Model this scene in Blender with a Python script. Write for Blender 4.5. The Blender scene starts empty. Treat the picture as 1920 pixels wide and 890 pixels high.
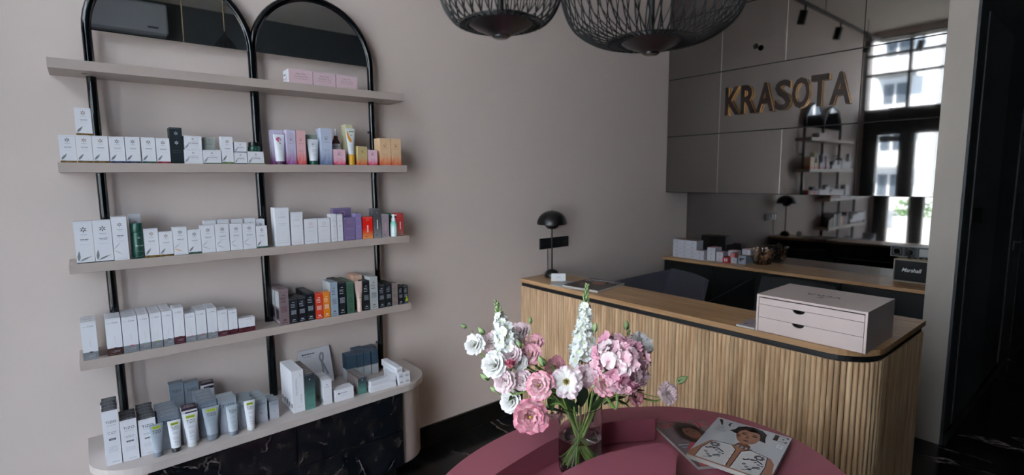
import bpy, bmesh, math, random
from mathutils import Vector, Matrix
random.seed(7)
PI = math.pi
SC = bpy.context.scene
COL = SC.collection

# ------------------------------------------------------------------ camera
cam = bpy.data.cameras.new('camera')
cam_ob = bpy.data.objects.new('camera', cam)
COL.objects.link(cam_ob)
SC.camera = cam_ob
cam.sensor_fit = 'HORIZONTAL'
cam.sensor_width = 36.0
cam.lens = 968.53 / 1920 * 36.0
cam.clip_start = 0.02
cam.clip_end = 200
RT = Vector((0.7714157, -0.63627534, -0.00845652))
UP = Vector((0.08031378, 0.08417145, 0.99320938))
FW = Vector((0.63124283, 0.76685648, -0.11603285))
mw = Matrix((RT, UP, -FW)).transposed().to_4x4()
mw.translation = Vector((0, -2.3, 1.409))
cam_ob.matrix_world = mw
cam.dof.use_dof = True
cam.dof.focus_distance = 1.55
cam.dof.aperture_fstop = 3.2

# ------------------------------------------------------------------ sky, light, exposure
world = bpy.data.worlds.new('overcast_sky')
SC.world = world
world.use_nodes = True
wn = world.node_tree
wn.nodes.clear()
wo = wn.nodes.new('ShaderNodeOutputWorld')
wb = wn.nodes.new('ShaderNodeBackground')
wr = wn.nodes.new('ShaderNodeValToRGB')
wg = wn.nodes.new('ShaderNodeTexCoord')
wsx = wn.nodes.new('ShaderNodeSeparateXYZ')
wn.links.new(wg.outputs['Generated'], wsx.inputs[0])
wn.links.new(wsx.outputs[2], wr.inputs[0])
wr.color_ramp.elements[0].color = (0.62, 0.76, 0.92, 1)
wr.color_ramp.elements[1].color = (0.78, 0.90, 1.04, 1)
wn.links.new(wr.outputs[0], wb.inputs[0])
wb.inputs[1].default_value = 9.8
wn.links.new(wb.outputs[0], wo.inputs[0])

# high sun behind the shop: it lights the house fronts across the street, never the room itself
sun = bpy.data.lights.new('sun', 'SUN'); sun.energy = 64.0; sun.angle = 0.009; sun.color = (1.0, 0.90, 0.81)
sun_ob = bpy.data.objects.new('sun', sun); COL.objects.link(sun_ob)
sun_ob.rotation_euler = Vector((0.80, 0.25, 0.75)).to_track_quat('Z', 'Y').to_euler()

def portal(name, loc, sx, sy):
    l = bpy.data.lights.new(name, 'AREA')
    l.shape = 'RECTANGLE'; l.size = sx; l.size_y = sy
    l.cycles.is_portal = True
    o = bpy.data.objects.new(name, l); COL.objects.link(o)
    o.location = loc
    o.rotation_euler = (0, -PI/2, 0)      # shines towards +x, into the room
    return o
portal('daylight_portal', (-0.94, -1.25, 1.55), 3.1, 2.6)

SC.view_settings.view_transform = 'Standard'
SC.view_settings.look = 'None'
SC.view_settings.gamma = 1.0
SC.view_settings.use_curve_mapping = False
SC.view_settings.exposure = -0.22

# ------------------------------------------------------------------ materials
MATS = {}
def s2l(c):
    return tuple((x/12.92 if x <= 0.04045 else ((x+0.055)/1.055)**2.4) for x in c)
def hexc(h):
    return s2l(tuple(int(h[i:i+2], 16)/255 for i in (0, 2, 4)))
def mat(name, col, rough=0.5, metal=0.0, bump=0.0, bscale=200, spec=None, coat=0.0, var=0.0):
    if name in MATS: return MATS[name]
    if isinstance(col, str): col = hexc(col)
    m = bpy.data.materials.new(name); m.use_nodes = True
    nt = m.node_tree; b = nt.nodes['Principled BSDF']
    b.inputs['Base Color'].default_value = (*col, 1)
    b.inputs['Roughness'].default_value = rough
    b.inputs['Metallic'].default_value = metal
    if spec is not None: b.inputs['Specular IOR Level'].default_value = spec
    if coat: b.inputs['Coat Weight'].default_value = coat; b.inputs['Coat Roughness'].default_value = 0.05
    if bump or var:
        tc = nt.nodes.new('ShaderNodeTexCoord'); n = nt.nodes.new('ShaderNodeTexNoise')
        n.inputs['Scale'].default_value = bscale; n.inputs['Detail'].default_value = 4
        nt.links.new(tc.outputs['Object'], n.inputs['Vector'])
        if bump:
            bp = nt.nodes.new('ShaderNodeBump'); bp.inputs['Strength'].default_value = bump
            bp.inputs['Distance'].default_value = 0.002
            nt.links.new(n.outputs[0], bp.inputs['Height']); nt.links.new(bp.outputs[0], b.inputs['Normal'])
        if var:
            mx = nt.nodes.new('ShaderNodeMix'); mx.data_type = 'RGBA'
            mx.inputs[6].default_value = (*[c*(1-var) for c in col], 1)
            mx.inputs[7].default_value = (*[min(1, c*(1+var)) for c in col], 1)
            nt.links.new(n.outputs[0], mx.inputs[0]); nt.links.new(mx.outputs[2], b.inputs['Base Color'])
    MATS[name] = m
    return m

def grad_mat(name, top, bot, mid=0.45, soft=0.35, noise=0.25, rough=0.45):
    """carton print: one colour fading into another towards the foot"""
    if name in MATS: return MATS[name]
    m = bpy.data.materials.new(name); m.use_nodes = True
    nt = m.node_tree; b = nt.nodes['Principled BSDF']
    b.inputs['Roughness'].default_value = rough
    tc = nt.nodes.new('ShaderNodeTexCoord'); sx = nt.nodes.new('ShaderNodeSeparateXYZ')
    n = nt.nodes.new('ShaderNodeTexNoise'); n.inputs['Scale'].default_value = 4; n.inputs['Detail'].default_value = 5
    nt.links.new(tc.outputs['Generated'], sx.inputs[0]); nt.links.new(tc.outputs['Generated'], n.inputs['Vector'])
    ma = nt.nodes.new('ShaderNodeMath'); ma.operation = 'MULTIPLY_ADD'
    ma.inputs[1].default_value = noise*2; ma.inputs[2].default_value = -noise
    nt.links.new(n.outputs[0], ma.inputs[0])
    ad = nt.nodes.new('ShaderNodeMath'); ad.operation = 'ADD'
    nt.links.new(sx.outputs[2], ad.inputs[0]); nt.links.new(ma.outputs[0], ad.inputs[1])
    mr = nt.nodes.new('ShaderNodeMapRange'); mr.interpolation_type = 'SMOOTHSTEP'
    mr.inputs[1].default_value = mid-soft; mr.inputs[2].default_value = mid+soft
    nt.links.new(ad.outputs[0], mr.inputs[0])
    mx = nt.nodes.new('ShaderNodeMix'); mx.data_type = 'RGBA'
    mx.inputs[6].default_value = (*hexc(bot), 1); mx.inputs[7].default_value = (*hexc(top), 1)
    nt.links.new(mr.outputs[0], mx.inputs[0]); nt.links.new(mx.outputs[2], b.inputs['Base Color'])
    MATS[name] = m
    return m

def wood_mat(name, dark, light, stretch=(1, 1, 12), rough=0.45, scale=14, rnd=0.0, spots=True):
    if name in MATS: return MATS[name]
    m = bpy.data.materials.new(name); m.use_nodes = True
    nt = m.node_tree; b = nt.nodes['Principled BSDF']
    b.inputs['Roughness'].default_value = rough
    tc = nt.nodes.new('ShaderNodeTexCoord'); mp = nt.nodes.new('ShaderNodeMapping')
    mp.inputs['Scale'].default_value = tuple(1/s for s in stretch)
    oi = nt.nodes.new('ShaderNodeObjectInfo')
    add = nt.nodes.new('ShaderNodeVectorMath'); add.operation = 'ADD'
    sc = nt.nodes.new('ShaderNodeVectorMath'); sc.operation = 'SCALE'; sc.inputs[0].default_value = (31, 17, 23)
    nt.links.new(oi.outputs['Random'], sc.inputs['Scale'])
    nt.links.new(tc.outputs['Object'], add.inputs[0]); nt.links.new(sc.outputs[0], add.inputs[1])
    nt.links.new(add.outputs[0], mp.inputs['Vector'])
    n = nt.nodes.new('ShaderNodeTexNoise'); n.inputs['Scale'].default_value = scale*4; n.inputs['Detail'].default_value = 6
    n.inputs['Distortion'].default_value = 0.6
    nt.links.new(mp.outputs[0], n.inputs['Vector'])
    cr = nt.nodes.new('ShaderNodeValToRGB')
    cr.color_ramp.elements[0].position = 0.3; cr.color_ramp.elements[0].color = (*hexc(dark), 1)
    cr.color_ramp.elements[1].position = 0.7; cr.color_ramp.elements[1].color = (*hexc(light), 1)
    nt.links.new(n.outputs[0], cr.inputs[0])
    out = cr.outputs[0]
    if rnd:
        mr = nt.nodes.new('ShaderNodeMapRange'); mr.inputs[3].default_value = 1-rnd; mr.inputs[4].default_value = 1+rnd*0.5
        nt.links.new(oi.outputs['Random'], mr.inputs[0])
        hs = nt.nodes.new('ShaderNodeHueSaturation'); nt.links.new(mr.outputs[0], hs.inputs['Value'])
        nt.links.new(out, hs.inputs['Color']); out = hs.outputs[0]
    nt.links.new(out, b.inputs['Base Color'])
    bp = nt.nodes.new('ShaderNodeBump'); bp.inputs['Strength'].default_value = 0.15; bp.inputs['Distance'].default_value = 0.001
    nt.links.new(n.outputs[0], bp.inputs['Height']); nt.links.new(bp.outputs[0], b.inputs['Normal'])
    MATS[name] = m
    return m

def marble_mat(name, rough=0.12, scale=1.0):
    if name in MATS: return MATS[name]
    m = bpy.data.materials.new(name); m.use_nodes = True
    nt = m.node_tree; b = nt.nodes['Principled BSDF']
    b.inputs['Roughness'].default_value = rough
    tc = nt.nodes.new('ShaderNodeTexCoord')
    mp = nt.nodes.new('ShaderNodeMapping'); mp.inputs['Rotation'].default_value = (0.3, 0.2, 0.9); mp.inputs['Scale'].default_value = (scale*2.2, scale, scale*1.6)
    nt.links.new(tc.outputs['Object'], mp.inputs[0])
    n1 = nt.nodes.new('ShaderNodeTexNoise'); n1.inputs['Scale'].default_value = 4.0; n1.inputs['Detail'].default_value = 8
    nt.links.new(mp.outputs[0], n1.inputs['Vector'])
    vs_ = nt.nodes.new('ShaderNodeVectorMath'); vs_.operation = 'SCALE'; vs_.inputs['Scale'].default_value = 0.55
    nt.links.new(n1.outputs['Color'], vs_.inputs[0])
    va_ = nt.nodes.new('ShaderNodeVectorMath'); va_.operation = 'ADD'
    nt.links.new(mp.outputs[0], va_.inputs[0]); nt.links.new(vs_.outputs[0], va_.inputs[1])
    vo = nt.nodes.new('ShaderNodeTexVoronoi'); vo.feature = 'DISTANCE_TO_EDGE'; vo.inputs['Scale'].default_value = 1.7
    nt.links.new(va_.outputs[0], vo.inputs['Vector'])
    vr = nt.nodes.new('ShaderNodeMapRange'); vr.inputs[1].default_value = 0.0; vr.inputs[2].default_value = 0.022
    vr.inputs[3].default_value = 1; vr.inputs[4].default_value = 0
    nt.links.new(vo.outputs['Distance'], vr.inputs[0])
    n2 = nt.nodes.new('ShaderNodeTexNoise'); n2.inputs['Scale'].default_value = 3.1; n2.inputs['Detail'].default_value = 6
    nt.links.new(mp.outputs[0], n2.inputs['Vector'])
    v2 = nt.nodes.new('ShaderNodeMapRange'); v2.inputs[1].default_value = 0.53; v2.inputs[2].default_value = 0.70
    nt.links.new(n2.outputs[0], v2.inputs[0])
    mu = nt.nodes.new('ShaderNodeMath'); mu.operation = 'MULTIPLY'
    nt.links.new(vr.outputs[0], mu.inputs[0]); nt.links.new(v2.outputs[0], mu.inputs[1])
    n3 = nt.nodes.new('ShaderNodeTexNoise'); n3.inputs['Scale'].default_value = 9; n3.inputs['Detail'].default_value = 8
    nt.links.new(mp.outputs[0], n3.inputs['Vector'])
    c0 = nt.nodes.new('ShaderNodeValToRGB')
    c0.color_ramp.elements[0].position = 0.5; c0.color_ramp.elements[0].color = (0.004, 0.005, 0.007, 1)
    c0.color_ramp.elements[1].position = 0.85; c0.color_ramp.elements[1].color = (0.04, 0.03, 0.027, 1)
    nt.links.new(n3.outputs[0], c0.inputs[0])
    mx = nt.nodes.new('ShaderNodeMix'); mx.data_type = 'RGBA'; mx.inputs[7].default_value = (0.42, 0.34, 0.31, 1)
    nt.links.new(mu.outputs[0], mx.inputs[0]); nt.links.new(c0.outputs[0], mx.inputs[6])
    nt.links.new(mx.outputs[2], b.inputs['Base Color'])
    MATS[name] = m
    return m

def glass_mat(name, tint=(1, 1, 1), rough=0.0, ior=1.45):
    if name in MATS: return MATS[name]
    m = bpy.data.materials.new(name); m.use_nodes = True
    b = m.node_tree.nodes['Principled BSDF']
    b.inputs['Base Color'].default_value = (*tint, 1)
    b.inputs['Roughness'].default_value = rough
    b.inputs['Transmission Weight'].default_value = 1
    b.inputs['IOR'].default_value = ior
    MATS[name] = m
    return m

def pane_mat(name):
    """thin clear window pane: mostly see-through with a faint reflection"""
    if name in MATS: return MATS[name]
    m = bpy.data.materials.new(name); m.use_nodes = True
    nt = m.node_tree; nt.nodes.clear()
    o = nt.nodes.new('ShaderNodeOutputMaterial'); t = nt.nodes.new('ShaderNodeBsdfTransparent')
    t.inputs[0].default_value = (0.94, 0.96, 0.97, 1)
    g = nt.nodes.new('ShaderNodeBsdfGlossy'); g.inputs['Roughness'].default_value = 0.02
    mx = nt.nodes.new('ShaderNodeMixShader'); mx.inputs[0].default_value = 0.06
    nt.links.new(t.outputs[0], mx.inputs[1]); nt.links.new(g.outputs[0], mx.inputs[2]); nt.links.new(mx.outputs[0], o.inputs[0])
    MATS[name] = m
    return m

def petal_mat(name, inner, outer, pos=(0.35, 0.9), sss=0.0):
    """colour runs from petal base to its edge along the petal's own v coordinate"""
    if name in MATS: return MATS[name]
    m = bpy.data.materials.new(name); m.use_nodes = True
    nt = m.node_tree; b = nt.nodes['Principled BSDF']
    b.inputs['Roughness'].default_value = 0.6
    b.inputs['Specular IOR Level'].default_value = 0.25
    at = nt.nodes.new('ShaderNodeAttribute'); at.attribute_name = 'UVMap'
    sx = nt.nodes.new('ShaderNodeSeparateXYZ'); nt.links.new(at.outputs['Vector'], sx.inputs[0])
    n = nt.nodes.new('ShaderNodeTexNoise'); n.inputs['Scale'].default_value = 60
    tc = nt.nodes.new('ShaderNodeTexCoord'); nt.links.new(tc.outputs['Object'], n.inputs['Vector'])
    ma = nt.nodes.new('ShaderNodeMath'); ma.operation = 'MULTIPLY_ADD'; ma.inputs[1].default_value = 0.5; ma.inputs[2].default_value = -0.25
    nt.links.new(n.outputs[0], ma.inputs[0])
    ad = nt.nodes.new('ShaderNodeMath'); nt.links.new(ma.outputs[0], ad.inputs[0]); nt.links.new(sx.outputs[1], ad.inputs[1])
    cr = nt.nodes.new('ShaderNodeValToRGB')
    cr.color_ramp.elements[0].position = pos[0]; cr.color_ramp.elements[0].color = (*hexc(inner), 1)
    cr.color_ramp.elements[1].position = pos[1]; cr.color_ramp.elements[1].color = (*hexc(outer), 1)
    nt.links.new(ad.outputs[0], cr.inputs[0]); nt.links.new(cr.outputs[0], b.inputs['Base Color'])
    MATS[name] = m
    return m

# ------------------------------------------------------------------ mesh collector
class MB:
    """collects vertices, faces and material slots; build() links ONE mesh object"""
    def __init__(s): s.v = []; s.f = []; s.mi = []; s.ms = []; s.uv = []
    def slot(s, m):
        if m not in s.ms: s.ms.append(m)
        return s.ms.index(m)
    def add(s, vs, fs, m, uvs=None):
        b = len(s.v); k = s.slot(m)
        s.v += [tuple(v) for v in vs]
        s.uv += (uvs if uvs else [(0, 0)]*len(vs))
        for f in fs: s.f.append(tuple(b+i for i in f)); s.mi.append(k)
        return s
    def box(s, x0, x1, y0, y1, z0, z1, m):
        vs = [(x, y, z) for x in (x0, x1) for y in (y0, y1) for z in (z0, z1)]
        return s.add(vs, [(0, 1, 3, 2), (4, 6, 7, 5), (0, 4, 5, 1), (2, 3, 7, 6), (0, 2, 6, 4), (1, 5, 7, 3)], m)
    def prism(s, pts, z0, z1, m, mtop=None):
        n = len(pts)
        s.add([(x, y, z0) for x, y in pts]+[(x, y, z1) for x, y in pts],
              [(i, (i+1) % n, n+(i+1) % n, n+i) for i in range(n)]+[tuple(range(n-1, -1, -1))], m)
        s.add([(x, y, z1) for x, y in pts], [tuple(range(n))], mtop or m)
        return s
    def lathe(s, prof, m, seg=24, c=(0, 0, 0), caps=True):
        n = len(prof); vs = []
        for r, z in prof:
            for k in range(seg):
                a = 2*PI*k/seg; vs.append((c[0]+r*math.cos(a), c[1]+r*math.sin(a), c[2]+z))
        fs = [(i*seg+k, i*seg+(k+1) % seg, (i+1)*seg+(k+1) % seg, (i+1)*seg+k) for i in range(n-1) for k in range(seg)]
        if caps: fs += [tuple(range(seg-1, -1, -1)), tuple((n-1)*seg+k for k in range(seg))]
        return s.add(vs, fs, m)
    def tube(s, pts, r, m, seg=8, caps=True):
        pts = [Vector(p) for p in pts]; n = len(pts)
        rs = r if isinstance(r, (list, tuple)) else [r]*n
        vs = []; ref = None
        for i, p in enumerate(pts):
            t = (pts[min(i+1, n-1)]-pts[max(i-1, 0)]).normalized()
            if ref is None: ref = Vector((0, 0, 1)) if abs(t.z) < 0.9 else Vector((1, 0, 0))
            u = t.cross(ref)
            if u.length < 1e-5: u = t.orthogonal()
            u.normalize(); w = t.cross(u).normalized(); ref = u.cross(t)
            for k in range(seg):
                a = 2*PI*k/seg; vs.append(p+u*rs[i]*math.cos(a)+w*rs[i]*math.sin(a))
        fs = [(i*seg+k, i*seg+(k+1) % seg, (i+1)*seg+(k+1) % seg, (i+1)*seg+k) for i in range(n-1) for k in range(seg)]
        if caps: fs += [tuple(range(seg-1, -1, -1)), tuple((n-1)*seg+k for k in range(seg))]
        return s.add(vs, fs, m)
    def ball(s, c, r, m, seg=12, rings=8, sq=(1, 1, 1)):
        vs = [(c[0], c[1], c[2]-r*sq[2])]
        for i in range(1, rings):
            t = PI*i/rings
            for k in range(seg):
                a = 2*PI*k/seg
                vs.append((c[0]+r*sq[0]*math.sin(t)*math.cos(a), c[1]+r*sq[1]*math.sin(t)*math.sin(a), c[2]-r*sq[2]*math.cos(t)))
        vs.append((c[0], c[1], c[2]+r*sq[2])); L = len(vs)-1
        fs = [(0, 1+(k+1) % seg, 1+k) for k in range(seg)]
        fs += [(1+i*seg+k, 1+i*seg+(k+1) % seg, 1+(i+1)*seg+(k+1) % seg, 1+(i+1)*seg+k) for i in range(rings-2) for k in range(seg)]
        b = 1+(rings-2)*seg
        fs += [(L, b+k, b+(k+1) % seg) for k in range(seg)]
        return s.add(vs, fs, m)
    def mesh(s, name, smooth=False):
        me = bpy.data.meshes.new(name); me.from_pydata(s.v, [], s.f)
        for m in s.ms: me.materials.append(m)
        me.polygons.foreach_set('material_index', s.mi)
        if any(u != (0, 0) for u in s.uv):
            ul = me.uv_layers.new(name='UVMap')
            for lp in me.loops: ul.data[lp.index].uv = s.uv[lp.vertex_index]
        me.update()
        if smooth:
            me.polygons.foreach_set('use_smooth', [True]*len(me.polygons))
            try: me.set_sharp_from_angle(angle=math.radians(40))
            except Exception: pass
        return me
    def build(s, name, parent=None, smooth=False, loc=None, rz=0, bevel=0, fixn=False):
        me = s.mesh(name, smooth)
        if fixn:
            bm = bmesh.new(); bm.from_mesh(me); bmesh.ops.recalc_face_normals(bm, faces=bm.faces); bm.to_mesh(me); bm.free()
        o = bpy.data.objects.new(name, me); COL.objects.link(o)
        if parent: o.parent = parent
        if loc: o.location = loc
        o.rotation_euler.z = rz
        if bevel:
            md = o.modifiers.new('bevel', 'BEVEL'); md.width = bevel; md.segments = 2; md.limit_method = 'ANGLE'
        return o

def tag(o, label=None, cat=None, group=None, kind=None):
    if label: o['label'] = label
    if cat: o['category'] = cat
    if group: o['group'] = group
    if kind: o['kind'] = kind
    return o
def thing(name, label, cat, loc=(0, 0, 0), rz=0, group=None):
    o = bpy.data.objects.new(name, None); COL.objects.link(o); o.empty_display_size = 0.05
    o.location = loc; o.rotation_euler.z = rz
    return tag(o, label, cat, group)
def struct(o): o['kind'] = 'structure'; return o

# lettering: real glyph outlines turned into triangles, cached per string
GL = {}
def glyphs(txt, bold=0.0, shear=0.0):
    key = (txt, bold, shear)
    if key in GL: return GL[key]
    cu = bpy.data.curves.new('lettering', 'FONT'); cu.body = txt; cu.size = 1; cu.offset = bold; cu.shear = shear
    cu.resolution_u = 3
    o = bpy.data.objects.new('lettering', cu); COL.objects.link(o)
    dg = bpy.context.evaluated_depsgraph_get(); me = bpy.data.meshes.new_from_object(o.evaluated_get(dg))
    vs = [(v.co.x, v.co.y) for v in me.vertices]; fs = [tuple(p.vertices) for p in me.polygons]
    bpy.data.objects.remove(o); bpy.data.meshes.remove(me); bpy.data.curves.remove(cu)
    x0 = min(v[0] for v in vs); x1 = max(v[0] for v in vs); y0 = min(v[1] for v in vs); y1 = max(v[1] for v in vs)
    vs = [((x-x0)/(x1-x0), (y-y0)/(y1-y0)) for x, y in vs]
    GL[key] = (vs, fs, (x1-x0)/(y1-y0)); return GL[key]

class Print:
    """flat ink on a face: 2-D shapes mapped onto a surface by fn(u, v, layer)"""
    def __init__(s, mb, fn): s.mb = mb; s.fn = fn; s.k = 1
    def poly(s, pts, m):
        s.mb.add([s.fn(u, v, s.k) for u, v in pts], [tuple(range(len(pts)))], m)
    def rect(s, u0, u1, v0, v1, m): s.poly([(u0, v0), (u1, v0), (u1, v1), (u0, v1)], m)
    def strip(s, u0, u1, v0, v1, m, n=6):
        for i in range(n): s.rect(u0+(u1-u0)*i/n, u0+(u1-u0)*(i+1)/n, v0, v1, m)
    def disc(s, u, v, ru, rv, m, n=14, a0=0, a1=2*PI):
        s.poly([(u+ru*math.cos(a0+(a1-a0)*i/n), v+rv*math.sin(a0+(a1-a0)*i/n)) for i in range(n if a1-a0 > 6.2 else n+1)], m)
    def ring(s, u, v, ru, rv, w, m, n=16, a0=0.3, a1=5.9):
        for i in range(n):
            a = a0+(a1-a0)*i/n; b = a0+(a1-a0)*(i+1)/n
            s.poly([(u+ru*math.cos(a), v+rv*math.sin(a)), (u+ru*math.cos(b), v+rv*math.sin(b)),
                    (u+(ru-w)*math.cos(b), v+(rv-w*rv/ru)*math.sin(b)), (u+(ru-w)*math.cos(a), v+(rv-w*rv/ru)*math.sin(a))], m)
    def star(s, u, v, ru, rv, m):
        for i in range(6):
            a = PI/2+i*PI/3; q = PI/9
            s.poly([(u+0.15*ru*math.cos(a), v+0.15*rv*math.sin(a)), (u+0.45*ru*math.cos(a-q), v+0.45*rv*math.sin(a-q)),
                    (u+ru*math.cos(a), v+rv*math.sin(a)), (u+0.45*ru*math.cos(a+q), v+0.45*rv*math.sin(a+q))], m)
    def leaf(s, u0, v0, u1, v1, w, m, asp=1):
        du, dv = u1-u0, v1-v0
        L = math.hypot(du, dv*asp) or 1
        nx, ny = -dv*asp/L*w, du/L*w/asp
        P = [(0, 0), (0.2, 0.7), (0.42, 1), (0.7, 0.6), (1, 0), (0.7, -0.6), (0.42, -1), (0.2, -0.7)]
        s.poly([(u0+du*t+nx*q, v0+dv*t+ny*q) for t, q in P], m)
    def line(s, uc, v, w, h, m, words=3):
        n = words; gap = w*0.04; x = uc-w/2; ws = [random.uniform(.7, 1.3) for _ in range(n)]; t = sum(ws)
        for q in ws:
            L = (w-gap*(n-1))*q/t; s.rect(x, x+L, v, v+h, m); x += L+gap
    def text(s, txt, uc, v, w, h, m, bold=0.0, shear=0.0):
        vs, fs, asp = glyphs(txt, bold, shear)
        s.mb.add([s.fn(uc-w/2+w*a, v+h*b, s.k) for a, b in vs], fs, m)
    def vtext(s, txt, u, vc, w, h, m, bold=0.0):
        vs, fs, asp = glyphs(txt, bold)
        s.mb.add([s.fn(u+w*(1-b), vc-h/2+h*a, s.k) for a, b in vs], fs, m)
def front(x0, w, y, z0, h, e=0.00035):
    return lambda u, v, k: (x0+u*w, y-e*k, z0+v*h)
def topf(x0, w, y0, dep, z, e=0.00035):
    return lambda u, v, k: (x0+u*w, y0+v*dep, z+e*k)
# ------------------------------------------------------------------ palette
wall_m = mat('taupe_wall_paint', 'cabcb6', 0.75, bump=0.05, bscale=120)
shelf_m = mat('greige_lacquer', 'a59892', 0.42)
darkwall_m = mat('charcoal_wall_paint', '3a4043', 0.6)
ceil_m = mat('ceiling_paint', 'cfc8bf', 0.8)
black_m = mat('gloss_black_steel', '04070a', 0.12)
blackmat_m = mat('matt_black', '0a0b0d', 0.45)
frame_m = mat('window_frame_black', '0c0e10', 0.4)
marble_f = marble_mat('dark_marble_floor', 0.16, 0.9)
marble_d = marble_mat('dark_marble_fronts', 0.22, 1.6)
alu_m = mat('polished_aluminium', 'd8d8d4', 0.25, 1.0)
gold_m = mat('brushed_gold', 'c08a3a', 0.3, 1.0)
def mirror_mat(name, col, rough=0.015):
    return mat(name, col, rough, 1.0)
mir_up = mirror_mat('bronze_grey_mirror', (0.25, 0.238, 0.23), 0.03)
mir_lo = mirror_mat('grey_mirror', (0.255, 0.248, 0.244), 0.03)
mir_arch = mirror_mat('arch_mirror', (0.62, 0.64, 0.66), 0.01)
oak_top = wood_mat('oak_top', '9a7450', 'c09a70', (1, 14, 1), 0.35, 10)
oak_slat = wood_mat('oak_slat', 'ae8864', 'dcbd98', (1, 1, 14), 0.5, 16, rnd=0.22)
white_m = mat('white_paint', 'd8dade', 0.5)

XW, XB, XU, YR, ZC = -0.72, 3.715, 3.408, -3.9, 3.10
PY0, PY1, PX = -1.627, -1.738, 3.345

# ------------------------------------------------------------------ room shell
m = MB(); m.box(XW-0.2, 7.0, YR-0.1, 0.15, -0.1, 0, marble_f); struct(m.build('floor'))
m = MB(); m.box(XW-0.2, 7.0, YR-0.1, 0.15, ZC, ZC+0.1, ceil_m); struct(m.build('ceiling'))
m = MB(); m.box(XW-0.2, XB+0.1, 0, 0.15, 0, ZC, wall_m); struct(m.build('wall_left'))
m = MB(); m.box(XB, XB+0.1, PY1, 0, 0, ZC, wall_m); struct(m.build('wall_back'))
m = MB(); m.box(PX, 7.0, PY1, PY0, 0, ZC, mat('pier_paint', 'b4aca4', 0.7)); 
pier = struct(m.build('wall_inner'))
m = MB(); m.box(PX+0.002, 7.0, PY1-0.012, PY1, 0, ZC, darkwall_m); struct(m.build('trim_1', bevel=0.002))
m = MB(); m.box(XW-0.2, 7.0, YR-0.1, YR, 0, ZC, darkwall_m); struct(m.build('wall_right'))
m = MB(); m.box(7.0, 7.1, YR, PY1, 0, ZC, darkwall_m); struct(m.build('wall_corridor_end'))
m = MB(); m.box(XW, PX, -0.014, 0, 0, 0.108, mat('black_skirting', '07090b', 0.35)); struct(m.build('baseboard_left', bevel=0.002))
m = MB(); m.box(PX+0.01, 6.9, PY1-0.024, PY1-0.012, 0, 0.06, mat('black_skirting', '07090b', 0.35)); struct(m.build('baseboard_right'))

# corridor doors on the dark side of the partition, flush leaves with black lever handles
def lever(parent, x, z, s=1):
    m = MB(); y = PY1-0.018
    m.box(x-0.012, x+0.012, y-0.008, y, z-0.035, z+0.03, blackmat_m)
    m.tube([(x, y, z+0.02), (x, y-0.035, z+0.02), (x+0.09*s, y-0.037, z+0.02)], 0.007, blackmat_m)
    m.build('door_handle', parent)
for i, (x0, x1, hx, c) in enumerate([(3.52, 4.25, 3.56, '383e41'), (4.95, 5.42, 5.05, '4c4a4a')]):
    d = MB(); d.box(x0, x1, PY1-0.018, PY1-0.012, 0.01, 2.2, mat('door_leaf_%d' % i, c, 0.45))
    dr = struct(d.build('door_%d' % (i+2), bevel=0.001))
    if i == 0:
        m = MB(); m.box(hx-0.008, hx+0.008, PY1-0.05, PY1-0.018, 1.15, 1.23, mat('handle_dull_black', '050606', .9, spec=.1)); m.build('door_handle', dr, bevel=0.002)
    else: lever(dr, hx, 0.90, 1)
    fr = MB()
    for a, b in ((x0-0.03, x0), (x1, x1+0.03)): fr.box(a, b, PY1-0.02, PY1-0.012, 0, 2.23, darkwall_m)
    if i: fr.build('door_frame', dr)
    else: fr = None

# ------------------------------------------------------------------ glazed street front at x = XW
# piers of wall at both ends, black aluminium grid, double entrance door near wall_left
m = MB(); m.box(XW-0.2, XW, -0.035, 0.0, 0, ZC, wall_m); m.box(XW-0.2, XW, YR, -2.48, 0, ZC, darkwall_m)
m.box(XW-0.2, XW, -2.48, -0.035, 3.03, ZC, wall_m); struct(m.build('wall_front'))
POSTS = [(-0.19, -0.035), (-0.57, -0.415), (-0.98, -0.81), (-1.24, -1.19), (-1.74, -1.69), (-2.24, -2.19), (-2.74, -2.69), (-3.24, -3.19), (-3.75, -3.69)]
glz = pane_mat('window_glass')
wi = 1
m = MB(); m.box(XW-0.08, XW, -0.98, -0.035, 1.88, 2.16, frame_m)
m.box(XW-0.08, XW, -0.98, -0.035, 0.0, 0.06, frame_m)
for a, b in POSTS[:3]: m.box(XW-0.08, XW, a, b, 0.0, 1.88, frame_m)
door = struct(m.build('door_1', bevel=0.003))
for a, b in ((-0.415, -0.19), (-0.81, -0.57)):
    g = MB(); g.box(XW-0.045, XW-0.039, a, b, 0.06, 1.88, glz); g.build('door_pane', door)
    h = MB(); h.tube([(XW+0.03, b-0.02, 0.95), (XW+0.03, b-0.02, 1.30)], 0.010, alu_m); h.build('door_handle', door)
m = MB(); m.box(XW, XW+0.06, -0.98, -0.30, 2.05, 2.19, blackmat_m); tag(m.build('air_curtain', bevel=0.006), 'long black air curtain box mounted above the entrance door', 'air curtain')
m = MB(); m.box(XW-0.05, XW-0.046, -0.405, -0.20, 1.795, 1.865, mat('sign_grey', '8b8f92', 0.4)); m.box(XW-0.0515, XW-0.05, -0.32, -0.21, 1.80, 1.86, mat('sign_red', 'a01820', 0.4))
tag(m.build('door_sign'), 'small grey and red sign at the top of the entrance door glass', 'sign')
BAYS = [(-0.455, -0.035, 2.19), (-0.98, -0.475, 2.19), (-1.44, -1.0, 0.06), (-1.94, -1.46, 0.06), (-2.44, -1.96, 0.06)]
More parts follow.
